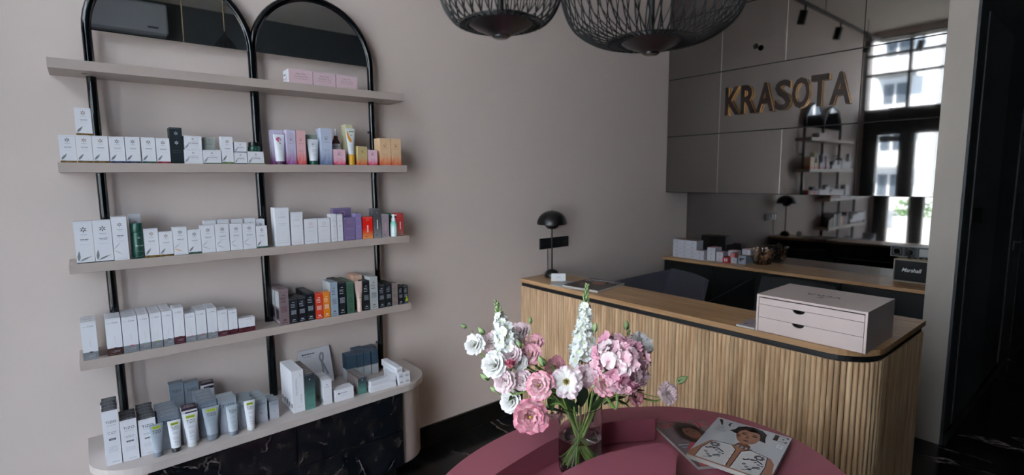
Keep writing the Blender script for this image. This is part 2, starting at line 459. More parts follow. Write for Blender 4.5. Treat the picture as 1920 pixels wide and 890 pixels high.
for k, (a, b, z0) in enumerate(BAYS):
    f = MB()
    zs = [2.60, 2.83, 3.03] if z0 > 2 else [2.16, 2.60, 3.03]
    f.box(XW-0.07, XW, a-0.02, a+0.005, z0-0.03, 3.03, frame_m); f.box(XW-0.07, XW, b-0.005, b+0.02, z0-0.03, 3.03, frame_m)
    f.box(XW-0.07, XW, a, b, z0-0.06, z0, frame_m)
    for z in zs[:-1]: f.box(XW-0.07, XW, a, b, z-0.014, z+0.014, frame_m)
    f.box(XW-0.07, XW, a, b, 3.01, 3.03, frame_m)
    w = struct(f.build('window_%d' % (k+1)))
    pz = [z0]+zs
    for i in range(len(pz)-1):
        g = MB(); g.box(XW-0.04, XW-0.034, a+0.004, b-0.004, pz[i]+0.012, pz[i+1]-0.012, glz); g.build('pane', w)

# ------------------------------------------------------------------ street outside (seen in the mirrors)
m = MB(); m.box(-14, XW-0.2, -14, 14, -0.12, -0.02, mat('pavement', 'b4b2ae', 0.8, var=0.1, bscale=3)); struct(m.build('ground'))
fac_m = mat('pale_render', 'cdd6df', 0.8); facg_m = mat('grey_render', '80868c', 0.8); fw_m = mat('far_glass', '46525e', 0.2); rail_m = mat('balcony_panel', 'b4b8bc', 0.6)
bld = thing('apartment_building', 'pale apartment block across the street with many windows and balconies, seen reflected', 'building', (-9.0, 0, 0))
m = MB(); m.box(-3, 0, -12, 14, 0, 12, fac_m); m.build('facade', bld)
for i in range(9):
    y = -5.2+i*1.35
    if i % 3 == 1:
        m = MB(); m.box(0, 0.35, y-0.25, y+0.7, 0, 12, facg_m); m.build('bay', bld)
    for j in range(7):
        z = 0.55+j*1.12; x = 0.35 if i % 3 == 1 else 0
        m = MB(); m.box(x, x+0.03, y, y+0.5, z, z+0.85, fw_m); m.box(x, x+0.05, y+0.23, y+0.27, z, z+0.85, white_m); w = m.build('window', bld)
        if i % 3 == 2:
            m = MB(); m.box(0, 0.5, y-0.15, y+0.65, z-0.12, z-0.05, facg_m); m.box(0.46, 0.5, y-0.15, y+0.65, z-0.05, z+0.3, rail_m); m.build('balcony', bld)
for i, (x, y) in enumerate([(-2.6, -0.15), (-2.6, 0.75), (-2.9, 1.7)]):
    t = thing('planter', ['white planter with low green shrub outside the door, nearest the wall', 'white planter with low green shrub outside the door, middle one', 'white planter with low green shrub outside the door, farthest one'][i], 'planter', (x, y, -0.02), 0, 'planters on the pavement')
    m = MB(); m.box(-0.2, 0.2, -0.3, 0.3, 0, 0.75, white_m); m.build('pot', t)
    m = MB(); rr = random.Random(i)
    gm = mat('shrub_green', '4f7d2c', 0.7)
    for k in range(260):
        c = Vector((rr.uniform(-.2, .2), rr.uniform(-.3, .3), 0.75+rr.uniform(0, .25))); d = Vector((rr.uniform(-1, 1), rr.uniform(-1, 1), rr.uniform(0, 1))).normalized()*0.06
        e = d.orthogonal().normalized()*0.02; m.add([c, c+d*.5+e, c+d, c+d*.5-e], [(0, 1, 2, 3)], gm)
    m.build('foliage', t)

# ------------------------------------------------------------------ ceiling track with spotlights (reflected in the panels)
tr = MB(); tr.box(-0.50, 2.6, -0.25, -0.22, 2.93, 2.955, blackmat_m); tr.box(-0.53, -0.50, -2.6, -0.22, 2.93, 2.955, alu_m)
for x in (0.0, 1.2, 2.4): tr.tube([(x, -0.235, 2.95), (x, -0.235, ZC)], 0.004, blackmat_m, 6)
tr.tube([(-0.515, -1.2, 2.95), (-0.515, -1.2, ZC)], 0.004, blackmat_m, 6)
tag(tr.build('ceiling_track'), 'thin black lighting track hung below the ceiling along the shelf wall', 'track')
SP = [(1.66, -0.235, 'black cylinder spotlight on the track, nearest the sign'), (0.80, -0.235, 'black cylinder spotlight on the track, second from the sign'),
      (-0.10, -0.235, 'black cylinder spotlight on the track near the street window'), (-0.515, -0.62, 'black cylinder spotlight on the short track across the window')]
for x, y, l in SP:
    t = thing('spotlight', l, 'spotlight', (x, y, 2.93), 0, 'track spotlights')
    m = MB(); m.tube([(0, 0, 0), (0, 0, -0.05)], 0.008, blackmat_m, 8); m.build('stem', t)
    m = MB(); m.lathe([(0.034, 0), (0.034, -0.12), (0.028, -0.12), (0.02, -0.08)], blackmat_m, 16, (0, 0, -0.045)); o = m.build('lamp_head', t, True); o.rotation_euler = (0.25, 0.1, 0)
# air conditioner on the dark wall behind the camera
t = thing('air_conditioner', 'long pale wall air conditioner on the dark wall, seen reflected in the left arch', 'air conditioner', (0.35, YR, 2.74))
m = MB(); m.box(-0.38, 0.38, 0.001, 0.19, 0.02, 0.29, mat('ac_shell', '8d9298', 0.4)); m.build('housing', t, bevel=0.02)
m = MB(); m.box(-0.36, 0.36, 0.15, 0.185, 0.0, 0.03, mat('ac_flap', '6d7278', 0.4)); m.build('flap', t, bevel=0.004)
m = MB(); m.box(0.22, 0.30, 0.191, 0.1925, 0.06, 0.075, blackmat_m); m.build('display', t)

# ------------------------------------------------------------------ wall shelf unit with two arched mirrors
SX0, SX1, SD, TH = -0.058, 1.146, 0.156, 0.031
SZ = [1.7836, 1.4662, 1.1444, 0.8243]
PXs = [0.0475, 0.546, 0.551, 1.037]; YP = -0.042; ZS = 1.905; RT_ = 0.0138
unit = thing('wall_shelf_unit', 'tall wall shelf unit, four taupe boards on black tubes with two arched mirrors', 'shelf unit', (SX0, 0, 0.5037))
def wpart(mb, name, parent, **k):
    o = mb.build(name, parent, **k)
    if parent.parent is None: o.matrix_parent_inverse = Matrix.Translation(parent.location).inverted()
    return o
for i, z in enumerate(SZ):
    m = MB(); m.box(SX0, SX1, -SD, -0.0005, z-TH, z, shelf_m); s = wpart(m, 'shelf', unit, bevel=0.0012)
    for x in (0.03, 1.06):
        q = MB(); q.lathe([(0.007, -0.0012), (0.007, 0.0)], mat('screw_steel', '6b6662', 0.4, 0.8), 12, (x, -0.10, z-TH)); o = q.build('screw', s)
for a, b in ((PXs[0], PXs[1]), (PXs[2], PXs[3])):
    r = (b-a)/2; c = (a+b)/2
    pts = [(a, YP, 0.505), (a, YP, 1.2), (a, YP, ZS)]+[(c-r*math.cos(t*PI/28), YP, ZS+r*math.sin(t*PI/28)) for t in range(1, 28)]+[(b, YP, ZS), (b, YP, 1.2), (b, YP, 0.505)]
    m = MB(); m.tube(pts, RT_, black_m, 16); wpart(m, 'arched_tube', unit, smooth=True)
    ri = r-0.004
    m = MB(); ap = [(c+ri*math.cos(t*PI/32), ZS+0.0+ri*math.sin(t*PI/32)) for t in range(33)]
    n = len(ap); vs = [(x, YP-0.002, z) for x, z in ap]+[(x, YP+0.003, z) for x, z in ap]
    m.add(vs, [tuple(range(n))], mir_arch); m.add(vs, [tuple(range(2*n-1, n-1, -1))]+[(i, n+i, n+(i+1) % n, (i+1) % n) for i in range(n)], alu_m)
    wpart(m, 'arched_mirror', unit)
for x in (PXs[0], 0.5485, PXs[3]):
    for z in (0.62, 1.62):
        m = MB(); m.tube([(x, YP+0.006, z), (x, 0, z)], 0.006, black_m, 8); wpart(m, 'wall_bracket', unit)

# ------------------------------------------------------------------ drawer cabinet under the shelves
cab = thing('drawer_cabinet', 'low wall-hung taupe cabinet with rounded ends and black marble drawer fronts', 'cabinet', (0.55, -0.16, 0.135))
def round_out(x0, x1, yl, yr, r, n=10):
    """outline from wall to wall with both front corners rounded"""
    P = [(x1, -0.0005)]
    cx, cy = x1-r, yr+r
    P += [(cx+r*math.cos(-t*PI/2/n), cy+r*math.sin(-t*PI/2/n)) for t in range(n+1)]
    cx, cy = x0+r, yl+r
    P += [(cx-r*math.sin(t*PI/2/n), cy-r*math.cos(t*PI/2/n)) for t in range(n+1)]
    P += [(x0, -0.0005)]
    return P[::-1]
m = MB(); m.prism(round_out(-0.060, 1.168, -0.352, -0.316, 0.155), 0.4745, 0.5037, mat('cabinet_top_lacquer', 'b0a6a2', 0.38)); o = wpart(m, 'cabinet_top', cab, bevel=0.002, fixn=True)
m = MB(); m.prism(round_out(-0.050, 1.156, -0.325, -0.296, 0.15), 0.135, 0.4745, shelf_m); wpart(m, 'body', cab, smooth=True, fixn=True)
m = MB(); m.box(0.05, 1.02, -0.20, -0.001, 0.0, 0.134, blackmat_m); wpart(m, 'plinth', cab)
def fy(x): return -0.338+(x-0.085)*(0.028/0.92)
for x0, x1 in ((0.085, 0.5485), (0.5525, 1.005)):
    for z0, z1 in ((0.137, 0.3005), (0.3035, 0.4735)):
        m = MB(); m.add([(x0, fy(x0), z0), (x1, fy(x1), z0), (x1, fy(x1), z1), (x0, fy(x0), z1), (x0, fy(x0)+0.03, z0), (x1, fy(x1)+0.03, z0), (x1, fy(x1)+0.03, z1), (x0, fy(x0)+0.03, z1)],
              [(0, 1, 2, 3), (7, 6, 5, 4), (0, 4, 5, 1), (3, 2, 6, 7), (0, 3, 7, 4), (1, 5, 6, 2)], marble_d)
        wpart(m, 'drawer_front', cab, bevel=0.0008)

# ------------------------------------------------------------------ wall cabinets with mirrored doors
wc = thing('wall_cabinet', 'wall of grey mirrored cabinet doors above the back counter', 'cabinet', (XU, -0.8, 1.285))
m = MB(); m.box(XU+0.006, XB-0.001, PY0+0.001, -0.001, 1.285, ZC-0.001, mat('cabinet_carcass', '0c0b0b', 0.7)); wpart(m, 'carcass', wc)
ys = [0.0, -0.416, -0.836, -1.251, PY0]
def mpanel(y0, y1, z0, z1):
    g = 0.0022
    m = MB(); m.box(XU, XU+0.006, y1+g, y0-g, z0+0.0034, z1-0.0034, mir_up); wpart(m, 'mirror_door', wc)
def edge(y, z0, z1):
    m = MB(); m.box(XU-0.0006, XU+0.0055, y-0.0021, y+0.0021, z0+0.003, z1-0.003, alu_m); wpart(m, 'edge_profile', wc)
Z = [1.285, 1.696, 2.108, 2.52, 2.93, ZC]
for r in range(5):
    cols = [0, 1, 3, 4] if r == 1 else [0, 1, 2, 3, 4]
    for a, b in zip(cols[:-1], cols[1:]):
        mpanel(ys[a]-0.001 if a == 0 else ys[a], ys[b], Z[r], Z[r+1])
        if b in (1, 2): edge(ys[b], Z[r], Z[r+1])
# small round fitting on a door, with its reflection
t = thing('round_fitting', 'small round dark fitting fixed on a mirrored door left above the sign', 'fitting', (XU, -0.662, 2.224))
m = MB(); m.lathe([(0.003, 0), (0.003, 0.03), (0.016, 0.03), (0.018, 0.036), (0.014, 0.042), (0.009, 0.042), (0.008, 0.036)], blackmat_m, 16); o = m.build('cap', t, True); o.rotation_euler = (0, -PI/2, 0)

# lower mirror and its socket strip
m = MB(); m.box(XB-0.006, XB-0.0005, PY0+0.001, -0.001, 0.794, 1.2845, mir_lo); tag(m.build('splashback_mirror'), 'grey mirror splashback between back counter and mirrored cabinets', 'mirror')

# raised letters
vs, fs, asp = glyphs('KRASOTA', 0.0)
sign = thing('wall_sign', 'raised gold-edged capital letter sign mounted on the mirrored doors', 'sign', (XU-0.03, -0.83, 1.9))
face_m = mat('sign_face_bronze', '2b211c', 0.35, 0.6)
letters = 'KRASOTA'; yy = -0.462; zb, hgt = 1.809, 0.184
wid = {'K': .104, 'R': .098, 'A': .110, 'S': .098, 'O': .100, 'T': .098}
gap = (0.748-sum(wid[c] for c in letters))/6
for ch in letters:
    v2, f2, a2 = glyphs(ch, 0.026)
    w = wid[ch]; n = len(v2)
    P0 = [(XU-0.020, yy-a*w, zb+b*hgt) for a, b in v2]; P1 = [(XU-0.0025, y, z) for x, y, z in P0]
    m = MB(); m.add(P0, f2, face_m); m.add(P1, [f[::-1] for f in f2], gold_m)
    ed = {}
    for f in f2:
        for i in range(len(f)):
            e = (f[i], f[(i+1) % len(f)]); k = tuple(sorted(e)); ed[k] = None if k in ed else e
    m.add(P0+P1, [(e[1], e[0], n+e[0], n+e[1]) for e in ed.values() if e], gold_m)
    wpart(m, 'letter', sign)
    yy -= w+gap

# ------------------------------------------------------------------ back counter
bc = thing('back_counter', 'oak topped back counter with black cabinets below the mirror', 'counter', (3.5, -0.8, 0))
m = MB(); m.box(3.3907, XB-0.007, PY0+0.001, -0.001, 0.773, 0.793, oak_top); wpart(m, 'counter_top', bc, bevel=0.001)
m = MB(); m.box(3.43, XB-0.008, PY0+0.002, -0.002, 0.0, 0.772, mat('black_cabinet', '0b0e11', 0.4)); wpart(m, 'body', bc)
for k in range(4):
    y1 = -0.005-k*0.405
    m = MB(); m.box(3.412, 3.43, y1-0.400, y1, 0.08, 0.765, mat('black_cabinet', '0b0e11', 0.4)); wpart(m, 'cabinet_door', bc, bevel=0.0015)

# ------------------------------------------------------------------ reception desk
XF, YS, R_ = 1.9545, -1.785, 0.15
def desk_outline(i=0.0, back=True, n=10):
    P = [(XF+i, -0.001)]
    cx, cy = XF+R_, YS+R_
    P += [(cx-(R_-i)*math.cos(t*PI/2/n), cy-(R_-i)*math.sin(t*PI/2/n)) for t in range(n+1)]
    P += [(2.62-i, YS+i), (2.62-i, -1.45-i), (2.245-i, -1.45-i), (2.245-i, -0.001)]
    return P
desk = thing('reception_desk', 'curved reception desk clad in round oak slats under a thin oak top', 'desk', (2.1, -0.9, 0))
m = MB(); m.prism(desk_outline(0), 0.790, 0.812, oak_top); wpart(m, 'desk_top', desk, bevel=0.0015, fixn=True)
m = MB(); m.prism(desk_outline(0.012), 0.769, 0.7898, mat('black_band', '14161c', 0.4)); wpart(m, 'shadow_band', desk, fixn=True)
m = MB(); m.prism(desk_outline(0.011), 0.0, 0.7688, mat('desk_core', '1a1512', 0.6)); wpart(m, 'body', desk, fixn=True)
sr = 0.0086
m = MB(); n = 7
pts = [(-sr*math.sin(t*PI/(n-1)) , sr*math.cos(t*PI/(n-1))) for t in range(n)]
m.add([(x, y, 0.0) for x, y in pts]+[(x, y, 0.768) for x, y in pts], [(i, i+1, n+i+1, n+i) for i in range(n-1)]+[tuple(range(n, 2*n)), (n-1, 0, n, 2*n-1)], oak_slat)
slat_me = m.mesh('slat', True)
pos = []
s = 0.0177; y = -0.0095
for k in range(92): pos.append((XF+0.009, -0.0095-k*1.6165/91, 0))
na = 12
for k in range(1, na+1):
    a = (k-0.5)/na*PI/2; pos.append((XF+R_-(R_-0.009)*math.cos(a), YS+R_-(R_-0.009)*math.sin(a), a))
x = XF+R_+s*0.7
while x < 2.61: pos.append((x, YS+0.009, PI/2)); x += s
for x, y, a in pos:
    o = bpy.data.objects.new('slat', slat_me); COL.objects.link(o); o.parent = desk
    o.matrix_parent_inverse = Matrix.Translation(desk.location).inverted(); o.location = (x, y, 0); o.rotation_euler.z = a

ITEMS = [
 (0.6506, 0.7427, -0.148, 1.7836, 0.0537, 0.075, 1, 'pinkset', 'leftmost of the three small pink gift cartons on the top shelf'),
 (0.7453, 0.8357, -0.148, 1.7836, 0.0527, 0.075, 1, 'pinkset', 'middle of the three small pink gift cartons on the top shelf'),
 (0.8382, 0.9292, -0.148, 1.7836, 0.0521, 0.075, 1, 'pinkset', 'rightmost of the three small pink gift cartons on the top shelf'),
 (-0.0504, -0.0103, -0.148, 1.4661, 0.0855, 0.035, 1, 'P:gold', 'white skincare carton with gold foot band, first from the left, second shelf'),
 (-0.009, 0.0298, -0.148, 1.4661, 0.0863, 0.035, 1, 'P:gold', 'white skincare carton with gold foot band, second from the left, second shelf'),
 (0.0308, 0.0714, -0.148, 1.4661, 0.0864, 0.035, 1, 'P:gold', 'white skincare carton with gold foot band, third from the left, second shelf'),
 (0.0732, 0.1144, -0.148, 1.4661, 0.0857, 0.035, 1, 'P:navy', 'white skincare carton with navy foot band, fourth from the left, second shelf'),
 (0.1157, 0.1558, -0.148, 1.4661, 0.0865, 0.035, 1, 'P:navy', 'white skincare carton with navy foot band, fifth from the left, second shelf'),
 (0.159, 0.1989, -0.148, 1.4661, 0.0866, 0.035, 1, 'P:green', 'white skincare carton with green foot band, sixth from the left, second shelf'),
 (0.2003, 0.2402, -0.148, 1.4661, 0.0862, 0.035, 1, 'P:crimson', 'white skincare carton with crimson foot band, seventh from the left, second shelf'),
 (-0.0059, 0.0356, -0.148, 1.5524, 0.0856, 0.035, 1, 'P:gold', 'white skincare carton with star mark standing alone on top of the second-shelf row'),
 (0.2423, 0.2792, -0.148, 1.4661, 0.1238, 0.06, 1, 'dark2', 'tall black-green carton with two white star marks, second shelf'),
 (0.28, 0.3371, -0.148, 1.4661, 0.0487, 0.04, 1, 'W:', 'lower of the two wide white star cartons stacked right of the black carton'),
 (0.2834, 0.3371, -0.148, 1.5148, 0.0487, 0.04, 1, 'W:', 'upper of the two wide white star cartons stacked right of the black carton'),
 (0.3381, 0.3961, -0.148, 1.4661, 0.049, 0.05, 1, 'W:green', 'wide green-footed white carton lying below the pale grey carton, second shelf'),
 (0.3441, 0.3835, -0.13, 1.5151, 0.0464, 0.04, 1, 'G:', 'small pale grey star carton set on a wide white carton, second shelf'),
 (0.3988, 0.4376, -0.148, 1.4661, 0.0994, 0.035, 1, 'P:olive', 'upright white star carton with olive foot band, between two low stacks on the second shelf'),
 (0.4391, 0.4826, -0.148, 1.4661, 0.043, 0.035, 1, 'W:navy', 'lower of two small white cartons with navy foot, stacked near the middle pole'),
 (0.4416, 0.4833, -0.148, 1.5091, 0.0384, 0.035, 1, 'W:navy', 'upper of two small white cartons with navy foot, stacked near the middle pole'),
 (0.4846, 0.5416, -0.148, 1.4661, 0.0478, 0.04, 1, 'W:olive', 'low white carton carrying the dark green jar, in front of the middle pole'),
 (0.5843, 0.6245, -0.11, 1.4661, 0.1358, 0.04, 1, 'F:lilac:magenta', 'lilac floral carton standing behind the white flower tube, second shelf'),
 (0.6283, 0.6632, -0.148, 1.4661, 0.1359, 0.045, 1, 'F:lilac:magenta', 'slim lilac floral carton between the flower tube and a coral carton'),
 (0.6654, 0.7009, -0.148, 1.4661, 0.1354, 0.04, 1, 'F:pink:red', 'slim pink carton fading to red at the foot, second shelf'),
 (0.7165, 0.7611, -0.11, 1.4661, 0.123, 0.03, 1, 'F:sage:green', 'grey-green carton standing behind the white tube with green cap'),
 (0.763, 0.8083, -0.148, 1.4661, 0.1491, 0.06, 1, 'F:ice:blue', 'tall pale blue floral carton on the second shelf'),
 (0.8118, 0.8634, -0.148, 1.4661, 0.0642, 0.04, 1, 'F:rose:crimson', 'small pink square carton in front of the dropper bottle'),
 (0.8852, 0.9175, -0.105, 1.4661, 0.1735, 0.05, 1, 'F:cream:olive', 'tallest carton, pale yellow, behind the yellow capped tube'),
 (0.9186, 0.9608, -0.148, 1.4661, 0.0809, 0.035, 1, 'F:gold:orange', 'small gold carton fading to orange, left of the right pole'),
 (0.9644, 1.0077, -0.148, 1.4661, 0.0658, 0.035, 1, 'F:rose:crimson', 'smallest pink carton, left of the two orange cartons'),
 (1.0208, 1.0722, -0.148, 1.4661, 0.1189, 0.06, 1, 'F:peach:orange', 'left one of the two big orange cartons at the right end of the second shelf'),
 (1.0741, 1.1233, -0.148, 1.4661, 0.1196, 0.06, 1, 'F:peach:orange', 'right one of the two big orange cartons at the right end of the second shelf'),
 (-0.0374, 0.009, -0.148, 1.1445, 0.1354, 0.05, 1, 'L:black', 'tall white star carton with grey leaf print at the left end of the third shelf'),
 (0.0103, 0.0581, -0.148, 1.1445, 0.1358, 0.05, 1, 'L:black', 'second tall white carton with grey leaf print on the third shelf'),
 (0.0589, 0.1001, -0.148, 1.1445, 0.1447, 0.05, 1, 'T:', 'taller white star carton left of the green bottle, third shelf'),
 (0.1433, 0.1846, -0.148, 1.1445, 0.0995, 0.035, 1, 'P:gold', 'small white carton with gold foot band just right of the green bottle'),
 (0.1852, 0.2258, -0.148, 1.1445, 0.0864, 0.03, 1, 'P:gold', 'shorter white carton with gold foot band and gold star, third shelf'),
 (0.2267, 0.2694, -0.148, 1.1445, 0.0986, 0.035, 1, 'T:orange', 'white carton with pale orange leaf, fifth carton right of the green bottle side'),
 (0.2703, 0.3115, -0.148, 1.1445, 0.0861, 0.03, 1, 'P:green', 'short white carton with dark green foot band in the middle of the third-shelf row'),
 (0.3124, 0.3565, -0.148, 1.1445, 0.0999, 0.035, 1, 'T:', 'plain white star carton, first of four alike right of the green-footed carton'),
 (0.3579, 0.4039, -0.148, 1.1445, 0.1006, 0.035, 1, 'T:', 'plain white star carton, second of four alike right of the green-footed carton'),
 (0.4058, 0.448, -0.148, 1.1445, 0.0988, 0.035, 1, 'T:', 'plain white star carton, third of four alike right of the green-footed carton'),
 (0.4491, 0.495, -0.148, 1.1445, 0.0977, 0.035, 1, 'T:', 'plain white star carton, last of four alike right of the green-footed carton'),
 (0.4961, 0.5363, -0.148, 1.1445, 0.0861, 0.03, 1, 'P:green', 'small white carton with green foot band ending the row at the middle pole'),
 (0.1084, 0.1433, -0.09, 1.1445, 0.1481, 0.035, 1, 'T:', 'white star carton standing behind the dark green bottle'),
 (0.3312, 0.3698, -0.105, 1.1445, 0.113, 0.035, 1, 'T:', 'white carton in the back row of the third shelf, first from the left'),
 (0.3748, 0.4128, -0.105, 1.1445, 0.1144, 0.035, 1, 'T:', 'white carton in the back row of the third shelf, second from the left'),
 (0.4216, 0.4607, -0.105, 1.1445, 0.1137, 0.035, 1, 'T:', 'white carton in the back row of the third shelf, third from the left'),
 (0.468, 0.5063, -0.105, 1.1445, 0.1151, 0.035, 1, 'T:', 'white carton in the back row of the third shelf, fourth from the left'),
 (0.508, 0.5394, -0.105, 1.1445, 0.1086, 0.035, 1, 'T:', 'white carton in the back row of the third shelf, fifth from the left'),
 (0.5678, 0.6211, -0.148, 1.1445, 0.1525, 0.06, 1, 'S:', 'largest white carton right of the middle pole on the third shelf'),
 (0.6258, 0.6731, -0.148, 1.1445, 0.1324, 0.035, 1, 'S:pink', 'second tallest white carton right of the middle pole, pale pink foot'),
 (0.6773, 0.7302, -0.148, 1.1445, 0.1018, 0.03, 1, 'M:pink', 'square white carton with pink round emblem on the third shelf'),
 (0.7324, 0.7834, -0.148, 1.1445, 0.1013, 0.03, 1, 'M:grey', 'square white carton with pale grey round emblem on the third shelf'),
 (0.7868, 0.8115, -0.148, 1.1445, 0.1166, 0.045, 1, 'S:', 'left of two slim white cartons beside the violet ones'),
 (0.814, 0.8377, -0.148, 1.1445, 0.1138, 0.03, 1, 'S:', 'right of two slim white cartons beside the violet ones'),
 (0.8415, 0.8922, -0.148, 1.1445, 0.0992, 0.035, 1, 'V:violet', 'broad violet carton in front, third shelf'),
 (0.8946, 0.9213, -0.148, 1.1445, 0.1139, 0.035, 1, 'V:violetl', 'slim violet carton left of the red one, third shelf'),
 (0.9262, 0.9724, -0.148, 1.1445, 0.0963, 0.03, 1, 'R:red', 'bright red carton fading to orange at the foot, third shelf'),
 (0.9773, 1.0137, -0.148, 1.1445, 0.1311, 0.045, 1, 'R:slate', 'tall slate grey carton with vertical white lettering by the right pole'),
 (1.0168, 1.0506, -0.148, 1.1445, 0.1038, 0.03, 1, 'R:mauve', 'mauve grey carton between slate carton and pump bottle'),
 (1.0904, 1.1237, -0.148, 1.1445, 0.1055, 0.05, 1, 'R:brick', 'brick red carton at the right end of the third shelf'),
 (0.8184, 0.8984, -0.095, 1.1445, 0.1372, 0.035, 1, 'V:violet', 'wide violet carton standing behind the slim white pair'),
 (1.0769, 1.1176, -0.1, 1.1445, 0.1039, 0.04, 1, 'R:teal', 'teal carton standing behind the pump bottle'),
 (-0.0464, -0.0066, -0.148, 0.8244, 0.1267, 0.033, 3, 'K:grey:black', 'white care carton, leftmost column, grey foot and black dot'),
 (0.0164, 0.0586, -0.148, 0.8244, 0.127, 0.033, 3, 'K:brown:brown', 'white care carton, column with dark brown foot right of the gap'),
 (0.0601, 0.1029, -0.148, 0.8244, 0.1247, 0.033, 4, 'K:grey:pink', 'white care carton, third column, grey foot with magenta dot'),
 (0.1044, 0.1364, -0.148, 0.8244, 0.1247, 0.033, 4, 'K:grey:mint', 'white care carton, fourth column, grey foot with mint dot'),
 (0.1382, 0.1719, -0.148, 0.8244, 0.1249, 0.033, 4, 'K:grey:lime', 'white care carton, fifth column, grey foot with lime dot'),
 (0.1732, 0.2046, -0.148, 0.8244, 0.1249, 0.033, 4, 'K:grey:navy', 'white care carton, sixth column, grey foot with navy dot'),
 (0.2059, 0.2391, -0.148, 0.8244, 0.1314, 0.033, 2, 'K:wine:black', 'white care carton, seventh column, wine red foot, fourth shelf'),
 (0.241, 0.2739, -0.148, 0.8244, 0.1064, 0.033, 2, 'K:grey:pink', 'white care carton, short column with pink dot right of the wine-footed one'),
 (0.275, 0.3083, -0.148, 0.8244, 0.1102, 0.033, 3, 'K:grey:pink', 'white care carton, second pink-dotted short column on the fourth shelf'),
 (0.3105, 0.3433, -0.148, 0.8244, 0.1128, 0.033, 3, 'K:grey:white', 'white care carton, column with grey foot and white dot, fourth shelf'),
 (0.3445, 0.3782, -0.148, 0.8244, 0.0992, 0.033, 2, 'K:wine:black', 'white care carton, column with wine foot after the white-dotted one'),
 (0.3796, 0.4105, -0.148, 0.8244, 0.0949, 0.035, 1, 'K:wine:black', 'white care carton, single narrow one with wine red foot near the row end'),
 (0.4141, 0.4712, -0.148, 0.8244, 0.0553, 0.035, 1, 'K:wine:black', 'white care carton, single low wide one with wine foot ending the row'),
 (0.5644, 0.6001, -0.148, 0.8244, 0.1468, 0.062, 2, 'B:mauve', 'big mauve grey carton at the left of the dark carton row'),
 (0.6018, 0.634, -0.148, 0.8244, 0.1044, 0.045, 2, 'B:black', 'low black carton with grey print right of the mauve one'),
 (0.6355, 0.6672, -0.148, 0.8244, 0.1041, 0.045, 2, 'B:black', 'second low black carton with grey print, fourth shelf'),
 (0.6695, 0.7025, -0.148, 0.8244, 0.1177, 0.045, 3, 'B:black', 'black carton left of the red one, fourth shelf'),
 (0.7051, 0.7371, -0.148, 0.8244, 0.1089, 0.035, 1, 'B:red', 'red-orange carton on the fourth shelf'),
 (0.7382, 0.767, -0.148, 0.8244, 0.1094, 0.035, 1, 'B:orange', 'orange carton on the fourth shelf'),
 (0.7705, 0.8013, -0.148, 0.8244, 0.1466, 0.045, 2, 'B:ice', 'tall pale blue-grey carton right of the orange one'),
 (0.804, 0.8376, -0.148, 0.8244, 0.1443, 0.045, 3, 'B:black', 'tall black carton left of the green one'),
 (0.8405, 0.8733, -0.148, 0.8244, 0.1394, 0.045, 3, 'B:green', 'tall moss green carton on the fourth shelf'),
 (0.9141, 0.9453, -0.148, 0.8244, 0.1334, 0.045, 3, 'B:black', 'tall black carton right of the cream tube'),
 (0.9473, 0.9844, -0.148, 0.8244, 0.147, 0.05, 2, 'B:white', 'tall white-grey carton left of the right pole, fourth shelf'),
 (0.9878, 1.0186, -0.148, 0.8244, 0.1067, 0.04, 2, 'B:black', 'first shorter black carton right of the white-grey one'),
 (1.0217, 1.0534, -0.148, 0.8244, 0.1094, 0.045, 2, 'B:black', 'second shorter black carton right of the white-grey one'),
 (1.0547, 1.082, -0.148, 0.8244, 0.1045, 0.04, 1, 'B:taupe', 'taupe carton near the right end of the fourth shelf'),
 (1.0845, 1.1103, -0.148, 0.8244, 0.0892, 0.04, 1, 'B:black', 'narrow black carton next to the lime-striped one'),
 (1.1119, 1.1356, -0.148, 0.8244, 0.0855, 0.04, 1, 'B:lime', 'black carton with lime stripe at the right end of the fourth shelf'),
 (0.8965, 0.933, -0.1, 0.8244, 0.1533, 0.045, 2, 'B:peach', 'peach carton standing behind the cream tube'),
 (-0.0152, 0.0246, -0.2785, 0.5037, 0.1814, 0.032, 4, 'Z:dark', 'charcoal-topped sun cream carton, tallest column at the cabinet left end'),
 (0.0267, 0.0703, -0.28, 0.5037, 0.1385, 0.03, 3, 'Z:dark', 'charcoal-topped sun cream carton, second column from the left'),
 (0.0739, 0.1211, -0.2764, 0.5037, 0.1245, 0.03, 5, 'Z:dark', 'charcoal-topped sun cream carton, third column behind grey tester tube'),
 (0.1269, 0.1878, -0.2784, 0.5037, 0.1162, 0.035, 4, 'Z:blue', 'grey-blue sun cream carton, column between the first two tester tubes'),
 (0.1944, 0.2406, -0.2761, 0.5037, 0.1274, 0.035, 1, 'Z:plum', 'white sun cream carton with plum label behind the widest white tube'),
 (0.2469, 0.3035, -0.2664, 0.5037, 0.1282, 0.035, 4, 'Z:blue', 'grey-blue sun cream carton, column behind the big grey tube'),
 (0.3064, 0.3634, -0.2786, 0.5037, 0.1239, 0.035, 2, 'Z:light', 'pale grey sun cream carton behind the small grey tube'),
 (0.3662, 0.4181, -0.282, 0.5037, 0.1024, 0.03, 3, 'Z:light', 'pale grey sun cream carton behind the slim white tube'),
 (0.4225, 0.4647, -0.2796, 0.5037, 0.0907, 0.035, 3, 'Z:light', 'pale grey sun cream carton right of the slim white tube'),
 (0.4725, 0.5063, -0.2723, 0.5037, 0.071, 0.035, 2, 'Z:light', 'short pale grey sun cream carton ending the left group'),
 (0.1827, 0.2288, -0.065, 0.5037, 0.1503, 0.035, 1, 'Z:blue', 'grey-blue carton standing at the back against the wall, left of its pair'),
 (0.2304, 0.2779, -0.065, 0.5037, 0.142, 0.035, 1, 'Z:blue', 'grey-blue carton standing at the back against the wall, right of its pair'),
 (0.2833, 0.3287, -0.065, 0.5037, 0.1279, 0.03, 1, 'Z:plum', 'white carton with plum label standing at the back by the grey-blue pair'),
